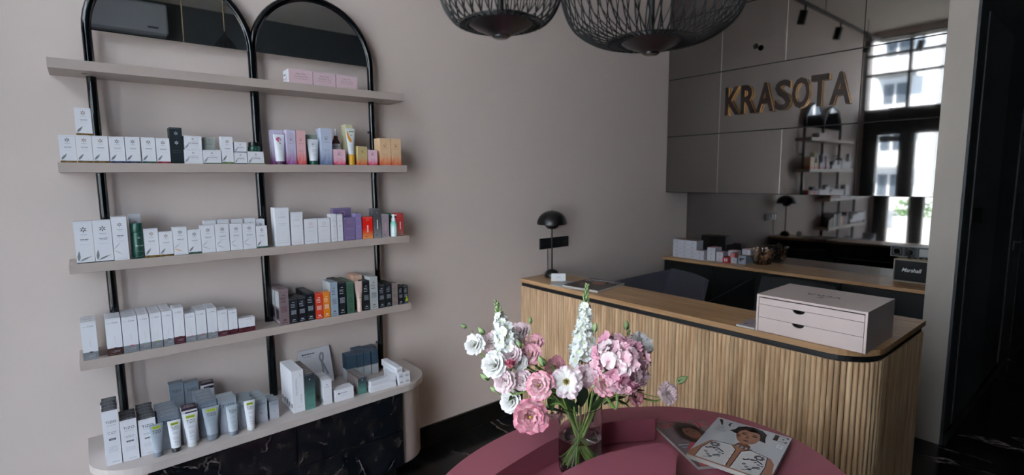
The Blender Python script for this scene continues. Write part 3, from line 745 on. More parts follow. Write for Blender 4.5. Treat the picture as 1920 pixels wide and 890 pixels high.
 (0.5577, 0.6018, -0.2781, 0.5037, 0.1675, 0.03, 5, 'H:white', 'white upright carton with vertical lettering, column right of the middle pole'),
 (0.6034, 0.6429, -0.2814, 0.5037, 0.1442, 0.022, 8, 'H:teal', 'dark green-grey gradient carton, column right of the white lettered cartons'),
 (0.6751, 0.7086, -0.2817, 0.5037, 0.1035, 0.05, 2, 'H:white2', 'short white carton in front of the leaning ribbon book'),
 (0.7196, 0.7979, -0.2853, 0.5037, 0.0493, 0.05, 1, 'H:wide', 'low wide white carton with rounded corners, cabinet top right'),
 (0.8213, 0.8585, -0.2769, 0.5037, 0.0721, 0.02, 6, 'H:teal', 'small green-grey gradient carton, column left of the flat white boxes'),
 (0.8441, 0.8926, -0.095, 0.5037, 0.1186, 0.045, 1, 'U:', 'blue-topped square carton with white foot, first of the four by the right pole'),
 (0.8948, 0.925, -0.095, 0.5037, 0.1134, 0.045, 1, 'U:', 'blue-topped square carton with white foot, second of the four by the right pole'),
 (0.9272, 0.9615, -0.095, 0.5037, 0.1124, 0.045, 1, 'U:', 'blue-topped square carton with white foot, third of the four by the right pole'),
 (0.9643, 0.997, -0.095, 0.5037, 0.1106, 0.045, 1, 'U:', 'blue-topped square carton with white foot, fourth of the four by the right pole'),
 (0.9, 0.9491, -0.045, 0.5037, 0.1192, 0.04, 1, 'U:', 'blue-topped carton in the back row, left one'),
 (0.9541, 1.0101, -0.045, 0.5037, 0.1147, 0.04, 1, 'U:', 'blue-topped carton in the back row, right one'),
]
JARH = 0.0478
FLOWERS = [
 ('white', (0.795, -1.164, 0.952), 0.0250, 'white lisianthus at the far left of the bouquet'),
 ('blush', (0.850, -1.171, 0.950), 0.0256, 'blush white lisianthus beside the left snapdragon spike'),
 ('blush', (0.944, -1.181, 0.961), 0.0280, 'blush lisianthus at the top of the left cluster, beside the lone upright bud'),
 ('white', (0.904, -1.203, 0.944), 0.0257, 'white lisianthus tucked under the top blush one, left cluster'),
 ('pink', (0.931, -1.263, 0.953), 0.0222, 'small pink lisianthus right of the left cluster'),
 ('pink', (0.901, -1.281, 0.930), 0.0247, 'pink lisianthus below the small pink one, left cluster'),
 ('blush', (0.848, -1.263, 0.937), 0.0229, 'blush lisianthus in the middle of the left cluster'),
 ('white', (0.799, -1.251, 0.918), 0.0310, 'big white lisianthus on the left side above two green buds'),
 ('coral', (0.819, -1.294, 0.920), 0.0195, 'coral pink half-open lisianthus in the left cluster'),
 ('white', (0.864, -1.279, 0.916), 0.0186, 'small white lisianthus right of the coral one'),
 ('rose', (0.976, -1.298, 0.883), 0.0254, 'rose pink lisianthus above the open green-eyed flower'),
 ('blush', (0.809, -1.279, 0.879), 0.0266, 'blush lisianthus left of centre, under the big white one'),
 ('blush', (0.851, -1.301, 0.876), 0.0226, 'blush lisianthus between two rounder blooms, centre left'),
 ('pink', (0.860, -1.360, 0.879), 0.0301, 'full pink-edged lisianthus left of the open green-eyed flower'),
 ('open', (0.914, -1.403, 0.886), 0.0342, 'wide open white flower with green eye in the centre of the bouquet'),
 ('blush', (0.988, -1.399, 0.882), 0.0270, 'blush lisianthus right of the green-eyed flower'),
 ('pink', (0.997, -1.460, 0.873), 0.0248, 'pink lisianthus under the hydrangea head'),
 ('white', (0.831, -1.280, 0.816), 0.0270, 'white rose-like bloom hanging low at the left'),
 ('rose', (0.830, -1.359, 0.803), 0.0380, 'largest pink lisianthus, lowest bloom over the table edge'),
 ('mauve', (0.956, -1.316, 0.739), 0.0296, 'faded mauve pink bloom seen from behind, at the vase shoulder'),
 ('rose', (1.129, -1.462, 0.804), 0.0206, 'small pink bloom under the right side of the hydrangea'),
 ('white', (1.177, -1.441, 0.940), 0.0301, 'white ruffled flower at the upper right of the hydrangea'),
 ('blush', (1.182, -1.529, 0.821), 0.0247, 'blush bloom on the long stem at the far right'),
]
BUDS = [
 ((0.793, -1.118, 0.994), 0.0090, 'green bud at the far left tip of the bouquet'),
 ((0.831, -1.150, 0.980), 0.0120, 'pointed green bud left of the left snapdragon'),
 ((0.921, -1.258, 1.017), 0.0088, 'lone upright green bud on a thin stem'),
 ((0.909, -1.315, 0.919), 0.0143, 'pale green half-open bud in the centre left'),
 ((0.872, -1.266, 0.961), 0.0101, 'pale bud in the left cluster'),
 ((0.788, -1.222, 0.878), 0.0129, 'green-white bud at the lower left'),
 ((0.805, -1.241, 0.845), 0.0114, 'small green bud beneath the green-white one'),
 ((1.148, -1.410, 0.993), 0.0120, 'green bud standing above the hydrangea'),
 ((1.151, -1.416, 0.973), 0.0075, 'tiny green bud just beneath the one above the hydrangea'),
 ((1.232, -1.539, 0.851), 0.0147, 'green bud at the far right tip of the bouquet'),
 ((1.035, -1.393, 1.005), 0.0115, 'green bud on the right side of the tall snapdragon'),
 ((0.984, -1.468, 0.917), 0.0068, 'tiny pale bud at the left edge of the hydrangea'),
 ((0.975, -1.442, 0.870), 0.0069, 'tiny green bud right of the green-eyed flower'),
]
# ------------------------------------------------------------------ cartons, tubes and bottles on the shelves
CB = mat('carton_white', 'd2d2d8', 0.45)
CB2 = mat('carton_pale_grey', 'a9adb0', 0.5)
INK = {k: mat('ink_'+k, c, r) for k, c, r in [('black', '1c1d24', .5), ('grey', '8a8f9a', .5), ('pale', 'a9aeb8', .5), ('gold', '6e5016', .4), ('navy', '1c2b4a', .5),
       ('green', '244a38', .5), ('olive', '5f7a3c', .5), ('crimson', '8e1128', .5), ('orange', 'd39a66', .5), ('white', 'e4e6ea', .5), ('pink', 'e0447a', .5), ('mint', '7fc9b8', .5),
       ('lime', 'b4cc3a', .5), ('labelgrey', '74777c', .5), ('brown', '3b1c16', .5), ('wine', '4a1220', .5), ('rosy', 'c99aa2', .5), ('red', 'c4202a', .5), ('mid', '4d5058', .5), ('taupe', '7d6f6c', .5)]}
F_COL = {'lilac': 'b3acc4', 'magenta': '8c3f84', 'pink': 'cfa2a6', 'red': 'c43c38', 'sage': '93a094', 'green': '1f4a3c', 'ice': 'adb5ca', 'blue': '5f7096', 'rose': 'd6aebd', 'crimson': 'd02a52',
         'cream': 'c9c6a2', 'olive': '6b5a20', 'gold': 'b6a274', 'orange': 'cc5a2c', 'peach': 'd3b08c'}
B_COL = {'mauve': '6f6064', 'black': '10151b', 'red': 'c2381f', 'orange': 'd67a1c', 'ice': '8b9aa8', 'green': '3f5f4e', 'white': 'a3a6a6', 'taupe': '84766f', 'lime': '12161a', 'peach': 'c9a48f'}
ZTOP = {'dark': '2b2f36', 'blue': '6d7784', 'plum': '33222e', 'light': '848e96'}

def carton_mesh(w, h, dep, style, nm='carton'):
    """a folded carton standing at its front lower left corner, front face towards -y"""
    a = style.split(':'); k = a[0]; p = a[1] if len(a) > 1 else ''; q = a[2] if len(a) > 2 else ''
    mb = MB(); base = CB; side = None
    if k == 'F': base = grad_mat('print_%s_%s' % (p, q), F_COL[p], F_COL[q], 0.20, 0.22, 0.22)
    elif k == 'dark2': base = mat('carton_black_green', '0d1a20', 0.45)
    elif k == 'G': base = mat('carton_sage', '8c918c', 0.5)
    elif k == 'V': base = mat('carton_'+p, {'violet': '6f6088', 'violetl': '8376a4'}[p], 0.5)
    elif k == 'R': base = {'red': grad_mat('print_red', 'd4180e', 'd88a50', 0.25, .22, .1), 'slate': grad_mat('print_slate', '4b4b50', '77787c', 0.3, .3, .05), 'mauve': mat('carton_mauve', '94868f', .5),
                           'brick': grad_mat('print_brick', 'a83434', '8f6a60', .2, .2, .1), 'teal': mat('carton_teal', '3c8a74', .5)}[p]
    elif k == 'B': base = mat('carton_b_'+p, B_COL[p], 0.45)
    elif k == 'Z': base = {'dark': CB, 'plum': CB, 'blue': grad_mat('print_blue_grey', '78828e', '8d96a0', .5, .4, .05), 'light': grad_mat('print_light_grey', '8d98a2', 'a4a8b2', .6, .3, .05)}[p]
    elif k == 'H': base = CB if p != 'teal' else grad_mat('print_teal_foil', '2b333c', '4f7a72', .55, .35, .05, .3)
    elif k == 'U': base = grad_mat('print_blue_cube', '2c4254', 'b4b8bc', .42, .03, .0)
    elif k == 'pinkset': base = mat('carton_blush', 'c4aab2', .5)
    mb.box(0, w, 0, dep, 0, h, base)
    P = Print(mb, front(0, w, 0, 0, h)); T = Print(mb, topf(0, w, 0, dep, h)); A = h/w
    # folded lid edge, a hair line under the top
    P.rect(0.0, 1, 1-0.004/h, 1-0.0035/h, INK['pale'])
    if k in 'PLT' and k != '':
        ink = INK['black'] if p not in ('gold',) else INK['gold'] if q else INK['black']
        sv = .82 if k != 'L' else .80; ru = .20 if k != 'L' else .23
        P.star(.52, sv, ru, ru/A, INK['gold'] if p == 'gold' and random.random() < .5 else INK['black'])
        P.line(.52, sv-.12, .38, .010, INK['grey'], 1)
        P.line(.52, sv-.15, .28, .006, INK['pale'], 2)
        P.line(.52, .56, .46, .014, INK['mid'], 2); P.line(.52, .53, .40, .010, INK['grey'], 2)
        P.line(.52, .44, .5, .007, INK['pale'], 4)
        if k == 'P':
            P.leaf(.06, .10, .44, .33, .085, INK['labelgrey'], A)
            bc_ = INK[p]; P.strip(0, 1, 0.0, .070, bc_, 1); P.poly([(0, .070), (.18, .105), (.4, .070)], INK['pale']); P.line(.5, .018, .4, .014, INK['pale'], 1)
            T.rect(.1, .9, .3, .5, INK['pale'])
        if k == 'L':
            P.leaf(.12, .05, .18, .30, .09, INK['labelgrey'], A); P.leaf(.16, .05, .86, .16, .06, INK['labelgrey'], A); P.rect(0, 1, 0, .018, INK['black'])
        if k == 'T':
            c = INK['orange'] if p == 'orange' else INK['pale']
            P.leaf(.04, .26, .5, .42, .05, INK['pale'], A); P.leaf(.04, .24, .62, .12, .045, c, A); P.line(.5, .035, .7, .008, INK['pale'], 5)
    elif k in 'WG' and k:
        P.star(.5, .78, .085, .085/A, INK['black']); P.line(.5, .58, .26, .02, INK['grey'], 1); P.line(.5, .46, .55, .035, INK['mid'], 3); P.line(.5, .34, .6, .02, INK['pale'], 4)
        P.leaf(.04, .08, .28, .48, .06, INK['grey'], A)
        if p: P.rect(0, 1, 0, .07, INK[p])
    elif k == 'dark2':
        P.star(.5, .84, .2, .2/A, INK['pale']); P.star(.5, .58, .2, .2/A, INK['white']); P.line(.5, .35, .7, .01, INK['mid'], 3); P.line(.5, .3, .6, .01, INK['mid'], 3)
        S = Print(mb, lambda u, v, kk: (-0.0004, dep*(1-u), v*h)); S.line(.5, .8, .7, .02, INK['mid'], 3); S.rect(.15, .85, .35, .6, INK['mid'])
    elif k == 'F':
        P.ring(.5, .73, .16, .16/A, .022, INK['gold']); P.disc(.47, .715, .05, .05/A, INK['black'])
        P.line(.5, .61, .55, .008, INK['taupe'], 3); P.line(.5, .42, .6, .008, INK['grey'], 3); P.line(.5, .38, .5, .008, INK['grey'], 3); P.line(.5, .04, .6, .008, INK['pale'], 4)
    elif k == 'S':
        P.ring(.5, .85, .12, .12/A, .015, INK['pale'], a0=0, a1=6.28); P.line(.5, .75, .5, .01, INK['grey'], 1); P.line(.5, .58, .55, .012, INK['pale'], 2); P.line(.5, .54, .4, .010, INK['pale'], 2)
        P.line(.5, .14, .8, .006, INK['pale'], 6); P.line(.5, .08, .7, .010, INK['rosy'] if p else INK['pale'], 3)
        P.rect(.985, 1, 0, 1, INK['pale'])
    elif k == 'M':
        c = INK['rosy'] if p == 'pink' else INK['pale']
        P.ring(.5, .80, .15, .15/A, .02, c, a0=0, a1=6.28); P.star(.5, .80, .11, .11/A, c); P.line(.5, .66, .5, .014, INK['grey'], 1); P.line(.5, .5, .45, .012, INK['pale'], 2); P.rect(.47, .53, .27, .29, INK['rosy']); P.line(.5, .1, .7, .012, INK['pale'], 4)
    elif k == 'V':
        P.ring(.5, .82, .16, .16/A, .02, INK['rosy'], a0=0, a1=6.28); P.line(.5, .66, .5, .012, INK['taupe'], 1); P.line(.5, .5, .6, .010, INK['rosy'], 3); P.line(.5, .12, .6, .01, INK['rosy'], 3)
    elif k == 'R':
        P.ring(.5, .87, .12, .12/A, .02, INK['pale'], a0=0, a1=6.28); P.rect(.44, .56, .3, .62, INK['white'] if p != 'mauve' else INK['rosy'])
        for i in range(5): P.rect(.44, .56, .34+i*.055, .348+i*.055, base)
        P.line(.35, .09, .3, .03, INK['mid'], 1)
    elif k == 'K':
        hb = .20 if h > .09 else .34; f = INK['labelgrey'] if p == 'grey' else INK[p]
        P.rect(0, 1, 0, hb, f); P.text('Care', .62, .86, .38, .05, INK['mid'], 0.0, .3); P.line(.26, .868, .26, .012, INK['pale'], 1)
        P.disc(.55, hb+.008, .12, .12/A, INK[q], 12, PI, 2*PI); P.rect(.43, .67, hb, hb+.012, INK[q])
        P.line(.5, hb*.55, .66, .02, INK['pale'], 3); P.line(.5, hb*.38, .6, .02, INK['pale'], 4); P.line(.5, hb*.16, .7, .008, INK['pale'], 5)
        P.vtext('care', .52, hb+.22, .035, .17, INK['grey'])
        T.line(.5, .4, .5, .16, INK['grey'], 2)
        S = Print(mb, lambda u, v, kk: (w+0.0004, dep*u, v*h)); S.rect(0, 1, 0, hb, f); S = Print(mb, lambda u, v, kk: (-0.0004, dep*(1-u), v*h)); S.rect(0, 1, 0, hb, f)
    elif k == 'B':
        lt = INK['pale'] if p in ('black', 'lime') else INK['mid'] if p in ('ice', 'white', 'taupe') else INK['wine'] if p == 'mauve' else INK['green'] if p == 'green' else INK['white']
        P.line(.5, .82, .3, .018, lt, 1); P.text('mc', .42, .70, .5, .07, lt); P.line(.42, .64, .5, .02, lt, 2)
        for i in range(5): P.line(.5, .50-i*.035, .62, .014, lt, 3)
        P.line(.5, .12, .34, .035, lt, 1); P.line(.5, .06, .6, .015, lt, 2)
        if p == 'mauve':
            S = Print(mb, lambda u, v, kk: (-0.0005*kk, dep*(1-u), v*h)); S.rect(.06, .94, .48, .93, CB2); S.rect(.2, .8, .14, .42, INK['black']); S.line(.5, .05, .7, .04, INK['pale'], 4)
        if p == 'lime': P.rect(.35, .95, .12, .26, INK['lime']); P.rect(.55, .8, .12, .4, INK['lime'])
        if p in ('ice', 'black'):
            S = Print(mb, lambda u, v, kk: (-0.0005*kk, dep*(1-u), v*h)); S.rect(.0, 1, .0, 1, CB2 if p == 'ice' else base)
            S.rect(.0, .18, .3, 1, INK['pale'] if p == 'black' else CB)
    elif k == 'Z':
        tm = mat('lid_'+p, ZTOP[p], 0.45)
        T.rect(0.0, 1.0, 0.0, 1.0, tm); T.k = 2; T.text('TiZO', .5, .45, .55, .28, mat('lid_ink', '9a9da3' if p != 'light' else '5a626a', .5)); T.line(.5, .18, .7, .12, mat('lid_ink', '9a9da3', .5), 3)
        dk = INK['mid']; tv = .77 if p != 'plum' else .55
        if p in ('blue', 'light'): P.rect(0, 1, .93, 1, tm)
        P.text('TiZO', .52, tv, .68, .20/A if A > 1.6 else .12, INK['black'] if p != 'light' else dk)
        P.line(.52, tv-.045, .56, .007, INK['grey'], 3)
        P.line(.52, .60, .60, .010, INK['grey'], 3); P.line(.52, .57, .50, .010, INK['grey'], 3)
        if p == 'dark': P.rect(.30, .74, .455, .49, INK['black']); P.k = 2; P.line(.52, .465, .3, .012, INK['pale'], 2); P.k = 1
        if p == 'plum': P.rect(.0, 1, .93, 1, tm); P.rect(.22, .98, .80, .88, tm)
        if p == 'light': P.disc(.5, .42, .07, .07/A, INK['labelgrey'])
        for i in range(4): P.line(.52, .33-i*.028, .58, .008, INK['pale'], 4)
        P.line(.6, .05, .45, .01, INK['grey'], 3)
    elif k == 'H':
        S = Print(mb, lambda u, v, kk: (-0.0004, dep*(1-u), v*h))
        if p == 'white':
            P.vtext('REVERSAL', .30, .62, .13, .40, INK['grey']); P.line(.72, .86, .2, .012, INK['grey'], 1); P.star(.70, .92, .08, .08/A, INK['grey']); P.vtext('care', .68, .32, .09, .2, INK['grey']); P.line(.6, .12, .5, .01, INK['pale'], 3)
            S.rect(.3, .7, .1, .2, INK['black']); S.rect(.0, .05, 0, 1, INK['pale'])
        elif p == 'teal':
            P.disc(.5, .85, .06, .06/A, INK['white']); P.line(.5, .45, .5, .012, INK['green'], 2); P.line(.5, .40, .5, .012, INK['green'], 2); P.line(.5, .1, .5, .01, INK['green'], 2)
            T.rect(.0, 1, .0, 1, mat('brown_foil_top', '6a5f5c', .35)); T.k = 2; T.line(.5, .4, .6, .2, INK['pale'], 2)
            S.rect(.08, .92, .04, .96, INK['taupe'])
        elif p == 'white2': P.disc(.45, .80, .06, .06/A, INK['mid']); P.line(.5, .70, .5, .02, INK['grey'], 2); P.line(.45, .3, .4, .012, INK['pale'], 2); S.rect(.5, .85, .06, .2, INK['labelgrey'])
        elif p == 'wide': P.disc(.2, .66, .05, .05/A, INK['mid']); P.line(.45, .63, .4, .07, INK['grey'], 3); P.line(.45, .45, .35, .04, INK['pale'], 3)
    elif k == 'pinkset':
        P.text('Hey Day', .5, .60, .44, .17, INK['taupe'], 0, .3); P.text('Hair Boot Set', .5, .45, .56, .12, INK['taupe'], 0, .2); P.line(.5, .33, .6, .02, INK['taupe'], 4); P.line(.5, .27, .8, .02, INK['rosy'], 6)
        S = Print(mb, lambda u, v, kk: (-0.0004*kk, dep*(1-u), v*h)); S.rect(0.02, .98, .04, .98, CB); S.k = 2; S.line(.3, .6, .3, .1, INK['green'], 2); S.rect(.55, .6, .15, .75, INK['grey']); S.line(.3, .3, .4, .08, INK['rosy'], 2)
    return mb.mesh(nm)

ORD = ['front', 'second', 'third', 'fourth', 'fifth', 'sixth', 'seventh', 'rearmost']
for x0, x1, yf, z, h, dep, rows, style, lab in ITEMS:
    w = x1-x0-0.0006
    me = carton_mesh(w, h-0.0004, dep*0.97, style)
    o = bpy.data.objects.new('carton', me); COL.objects.link(o); o.location = (x0+0.0003, yf, z+0.0002)
    k = style[0]
    grp = {'P': 'star cartons', 'L': 'star cartons', 'T': 'star cartons', 'W': 'star cartons', 'F': 'floral cartons', 'K': 'care cartons', 'Z': 'sun cream cartons', 'B': 'dark row cartons', 'H': 'cabinet top cartons', 'U': 'blue-topped cartons'}.get(k, 'assorted cartons')
    tag(o, lab if rows == 1 else lab+', front one', 'carton', grp)
    room_ = -0.004-(yf)
    d_ = min(dep, room_/rows) if rows > 1 else dep
    if rows > 1 and d_ < dep: o.scale.y = d_/dep
    for r in range(1, rows):
        c = o.copy(); COL.objects.link(c)
        jx = random.uniform(-.002, .002) if k in 'Z' else 0
        c.location = (x0+0.0003+jx, yf+r*d_+0.0004*r, z+0.0002)
        c['label'] = lab+', '+('rearmost' if r == rows-1 else ORD[r]+' from the front')

# squeezable tubes, cap down, flat seam on top
def tube_obj(x, y, z, tw, bw, h, body, capm, caph, label, draw=None, tilt=0, bodyz=0.0):
    t = thing('cream_tube', label, 'tube', (x, y, z), tilt, 'tester tubes')
    a0 = bw/2; ch = caph
    m = MB(); m.lathe([(a0*.97, 0), (a0, .002), (a0, ch-.001), (a0*.95, ch)], capm, 24); m.build('cap', t, True)
    N = 10; seg = 28; vs = []
    def dims(f): 
        e = f**0.8
        return a0*.98*(1-f)+tw/2*f, a0*.98*(1-e**1.3)+0.0012*e
    for i in range(N+1):
        f = i/N; A, B = dims(f)
        for k in range(seg): an = 2*PI*k/seg; vs.append((A*math.cos(an), B*math.sin(an), ch+(h-ch)*f))
    fs = [(i*seg+k, i*seg+(k+1) % seg, (i+1)*seg+(k+1) % seg, (i+1)*seg+k) for i in range(N) for k in range(seg)]
    fs += [tuple(range(seg-1, -1, -1)), tuple(N*seg+k for k in range(seg))]
    m = MB(); m.add(vs, fs, body)
    def fn(u, v, k):
        A, B = dims(v); X = (u-.5)*2*A*.96
        return (X, -B*math.sqrt(max(0, 1-(X/A)**2))-0.0005*k, ch+(h-ch)*v)
    b = m.build('tube_body', t, True)
    if draw:
        q = MB(); draw(Print(q, fn)); q.build('printed_label', b)
    return t
grey_t = mat('tube_grey', '8f99a4', .35); white_t = mat('tube_white', 'cfd1d8', .35); capg = mat('cap_grey', '6d747e', .4); capd = mat('cap_dark', '26282c', .4); lime_l = mat('lime_sticker', 'aab82e', .5)
def tizo(tester=True, body=None):
    def d(P):
        if tester:
            P.strip(.2, .82, .84, .93, lime_l, 6); P.k = 2; P.text('TESTER', .51, .86, .5, .045, INK['black'])
        P.k = 1; P.text('TiZO', .51, .68 if tester else .72, .62, .11, INK['black']); P.strip(.2, .82, .655, .66, INK['grey'], 5)
        for i, v in enumerate((.56, .52, .40, .36, .32, .24, .20, .12)): P.strip(.28, .76-.04*(i % 3), v, v+.010, INK['grey'], 4)
    return d
tube_obj(.1192, -.3046, .5037, .040, .0262, .1097, grey_t, capg, .016, 'small grey-blue tester tube with lime sticker, first from the left', tizo())
tube_obj(.1692, -.306, .5037, .0385, .0277, .1071, white_t, capd, .015, 'white tester tube with dark cap and lime sticker', tizo())
tube_obj(.2166, -.298, .5037, .0475, .0293, .1152, white_t, mat('cap_white', 'c4c8ca', .4), .014, 'widest white tester tube with white cap and lime sticker', tizo())
tube_obj(.2797, -.291, .5037, .0529, .036, .1162, grey_t, capg, .020, 'big grey-blue tester tube with grey cap in the middle of the sun cream group', tizo())
tube_obj(.3431, -.3035, .5037, .0385, .0320, .1074, mat('tube_pale_blue', 'a4aeb6', .35), capg, .015, 'pale blue-grey tube without sticker beside the big grey one', tizo(False))
tube_obj(.4006, -.3035, .5037, .0381, .0263, .1078, white_t, mat('cap_white', 'c4c8ca', .4), .012, 'slim all-white tester tube, last tube on the right', tizo())
def flower_tube(P):
    pk = mat('ink_rose', 'b8426e', .5)
    for u, v, r in ((.3, .82, .13), (.42, .86, .11), (.55, .85, .09), (.38, .76, .10), (.62, .80, .08)): P.disc(u, v, r, r*.42, pk if u < .5 else INK['grey'], 10)
    P.k = 2; P.ring(.55, .68, .12, .045, .02, INK['gold']); P.disc(.53, .675, .05, .02, INK['black'])
    P.k = 1
    for v in (.58, .50, .46, .42, .3, .2): P.strip(.3, .75, v, v+.008, INK['pale'], 4)
tube_obj(.6048, -.132, SZ[1], .0417, .0330, .116, white_t, mat('cap_plum', '4c2a4e', .4), .012, 'white hand cream tube with pink flower print at the left of the floral row', flower_tube)
def ring_tube(P):
    P.ring(.5, .78, .14, .06, .02, INK['mid']); P.disc(.47, .77, .05, .025, INK['black'])
    for v in (.64, .52, .47, .42, .3, .25): P.strip(.3, .72, v, v+.009, INK['grey'], 4)
tube_obj(.7346, -.132, SZ[1], .0472, .0323, .1028, white_t, mat('cap_green', '1f5040', .4), .016, 'white tube with dark green cap and small ring emblem', ring_tube)
def yellow_tube(P):
    yl = mat('ink_yellow', 'c88a22', .5); P.strip(.3, .85, .86, .90, mat('ink_leaf', '6a8a3a', .5), 5)
    P.poly([(.04, .88), (.2, .86), (.32, .70), (.52, .58), (.55, .50), (.4, .45), (.2, .52), (.08, .66)], yl); P.k = 2; P.ring(.55, .74, .1, .03, .02, INK['mid']); P.disc(.52, .735, .05, .016, INK['black'])
    P.k = 1
    for v in (.36, .3, .24, .18): P.strip(.3, .75, v, v+.008, INK['pale'], 4)
tube_obj(.8972, -.128, SZ[1], .0428, .0255, .1548, white_t, mat('cap_yellow', 'cc9a20', .35), .045, 'tall white and yellow tube with long yellow cap', yellow_tube)
def cream(P):
    P.strip(.3, .75, .22, .25, mat('ink_leaf', '8cae3a', .5), 4)
    for v in (.8, .74, .6, .5, .44, .38, .32): P.strip(.3, .72, v, v+.010, INK['rosy'], 4)
tube_obj(.8992, -.140, SZ[3], .0397, .0205, .1349, mat('tube_blush', 'c8afa6', .4), mat('cap_blush', 'c8afa6', .4), .040, 'blush cream tube with long cap in front of a peach carton', cream)

# dark green bottle on the third shelf
t = thing('spray_bottle', 'dark green cylindrical bottle with white star, between white cartons on the third shelf', 'bottle', (0.1275, -0.130, SZ[2]))
gm = mat('bottle_green', '17463a', .28)
m = MB(); m.lathe([(.0165, 0), (.0175, .002), (.0175, .086), (.0165, .0875)], gm, 28); b = m.build('bottle', t, True)
m = MB(); m.lathe([(.0172, .0878), (.0175, .0885), (.0175, .118), (.0155, .1205)], gm, 28); m.build('cap', t, True)
q = MB(); P = Print(q, lambda u, v, k: (.0178*math.sin((u-.5)*2.6), -.0178*math.cos((u-.5)*2.6)-0.0002*k, v*.086)); P.star(.55, .82, .13, .055, INK['white']); P.text('dermal', .55, .48, .5, .07, INK['white']); P.line(.55, .28, .35, .012, INK['pale'], 2); P.line(.55, .08, .4, .01, INK['pale'], 2); q.build('printed_label', b)
# jar on the second shelf
jz = SZ[1]+JARH
t = thing('cream_jar', 'dark green glass jar with black lid on a low white carton, before the middle pole', 'jar', (0.5135, -0.126, jz))
m = MB(); m.lathe([(.020, 0), (.0215, .002), (.0215, .018), (.018, .021)], gm, 28); b = m.build('jar_body', t, True)
q = MB(); P = Print(q, lambda u, v, k: (.0217*math.sin((u-.5)*2.6), -.0217*math.cos((u-.5)*2.6), v*.02)); P.line(.5, .5, .5, .12, INK['pale'], 2); P.line(.5, .3, .4, .1, INK['pale'], 2); q.build('printed_label', b)
m = MB(); m.lathe([(.0185, .0212), (.0185, .034), (.0175, .035)], mat('lid_black', '0c1114', .3), 28); m.build('lid', t, True)
# red dropper bottle
t = thing('dropper_bottle', 'white-labelled dark red dropper bottle standing behind a small pink carton', 'bottle', (0.848, -0.088, SZ[1]))
rg = mat('glass_red', '4a0f1c', .12)
m = MB(); m.lathe([(.0160, 0), (.0172, .002), (.0172, .052), (.0172, .086), (.0165, .095), (.010, .112), (.008, .125)], rg, 24); b = m.build('bottle', t, True)
m = MB(); m.lathe([(.0175, .03), (.0176, .0905)], white_t, 24, caps=False); m.build('label_band', b, True)
q = MB(); P = Print(q, lambda u, v, k: (.0179*math.sin((u-.5)*2.6), -.0179*math.cos((u-.5)*2.6), .03+v*.06)); P.disc(.45, .45, .3, .2, INK['rosy']); P.line(.5, .8, .4, .04, INK['mid'], 2); q.build('printed_label', b)
m = MB(); m.lathe([(.0085, .1252), (.0085, .137), (.006, .138), (.0055, .150), (.003, .154)], white_t, 16); m.build('dropper_cap', t, True)
# pump bottle on the third shelf
t = thing('pump_bottle', 'mint to white foam pump bottle at the right end of the third shelf', 'bottle', (1.079, -0.138, SZ[2]))
m = MB(); m.lathe([(.0150, 0), (.0165, .003), (.0165, .056), (.013, .066), (.009, .069)], grad_mat('print_mint', '4fae94', 'c8d6d6', .75, .35, 0), 24); m.build('bottle', t, True)
m = MB(); m.lathe([(.0100, .0692), (.0100, .083), (.006, .085), (.006, .092), (.0085, .093), (.0085, .100)], white_t, 18); m.tube([(0, 0, .096), (.012, -.004, .096), (.016, -.005, .092)], .0035, white_t, 8); m.build('pump', t, True)

# leaning ribbon book on the cabinet top
bk = thing('leaning_box', 'flat white gift box with a grey ribbon drawing leaning on the wall', 'box', (0.665, -0.060, 0.505))
m = MB(); m.box(0, 0.138, 0, 0.014, 0, 0.160, CB); b = m.build('cover', bk, bevel=0.001)
q = MB(); P = Print(q, front(0, .138, 0, 0, .160)); rb = mat('ribbon_grey', '8e8e96', .5)
P.line(.32, .86, .34, .03, INK['mid'], 4); P.disc(.12, .875, .03, .026, INK['mid']); P.line(.25, .80, .22, .015, INK['grey'], 2)
def band(pts, w, m_):
    for (a, b_), (c, d) in zip(pts[:-1], pts[1:]):
        dx, dy = c-a, d-b_; L = math.hypot(dx, dy); nx, ny = -dy/L*w, dx/L*w
        P.poly([(a-nx, b_-ny), (c-nx, d-ny), (c+nx, d+ny), (a+nx, b_+ny)], m_)
band([(.66, .80), (.72, .84), (.76, .80), (.74, .68), (.68, .55), (.70, .40), (.66, .22)], .03, rb); P.k = 2; band([(.66, .80), (.63, .72), (.66, .62), (.74, .50), (.78, .36), (.84, .22)], .028, INK['grey']); P.k = 1
P.ring(.88, .72, .03, .03, .005, INK['pale'], a0=0, a1=6.28); P.ring(.86, .5, .04, .04, .005, INK['pale'], a0=0, a1=6.28)
q.build('printed_label', bk); bk.rotation_euler = (-0.27, 0, 0.04)

# long white cartons at the right end of the cabinet top
def longbox(x, y, z, L, w, h, rz, lab, k):
    me = MB(); me.box(0, L, 0, w, 0, h, CB); P = Print(me, front(0, L, 0, 0, h)); P.rect(.1, .9, .25, .32, INK['pale']); P.rect(.1, .7, .6, .66, INK['pale'])
    T = Print(me, topf(0, L, 0, w, h)); T.rect(.08, .92, .3, .36, INK['pale']); T.line(.5, .6, .5, .12, INK['grey'], 4)
    S = Print(me, lambda u, v, kk: (L+.0004, w*u, v*h)); S.line(.5, .45, .7, .2, INK['mid'], 2)
    o = me.build('long_carton', None, loc=(x, y, z), rz=rz); return tag(o, lab, 'carton', 'long white cartons')
longbox(.868, -.290, .5039, .118, .030, .024, -.03, 'long flat white carton lying lowest, front left of the square-ended stack', 0)
longbox(.872, -.288, .5283, .118, .030, .022, .02, 'long flat white carton lying on top of the front one', 1)
longbox(.880, -.252, .5039, .118, .030, .030, .02, 'long flat white carton lying behind the front pair', 2)
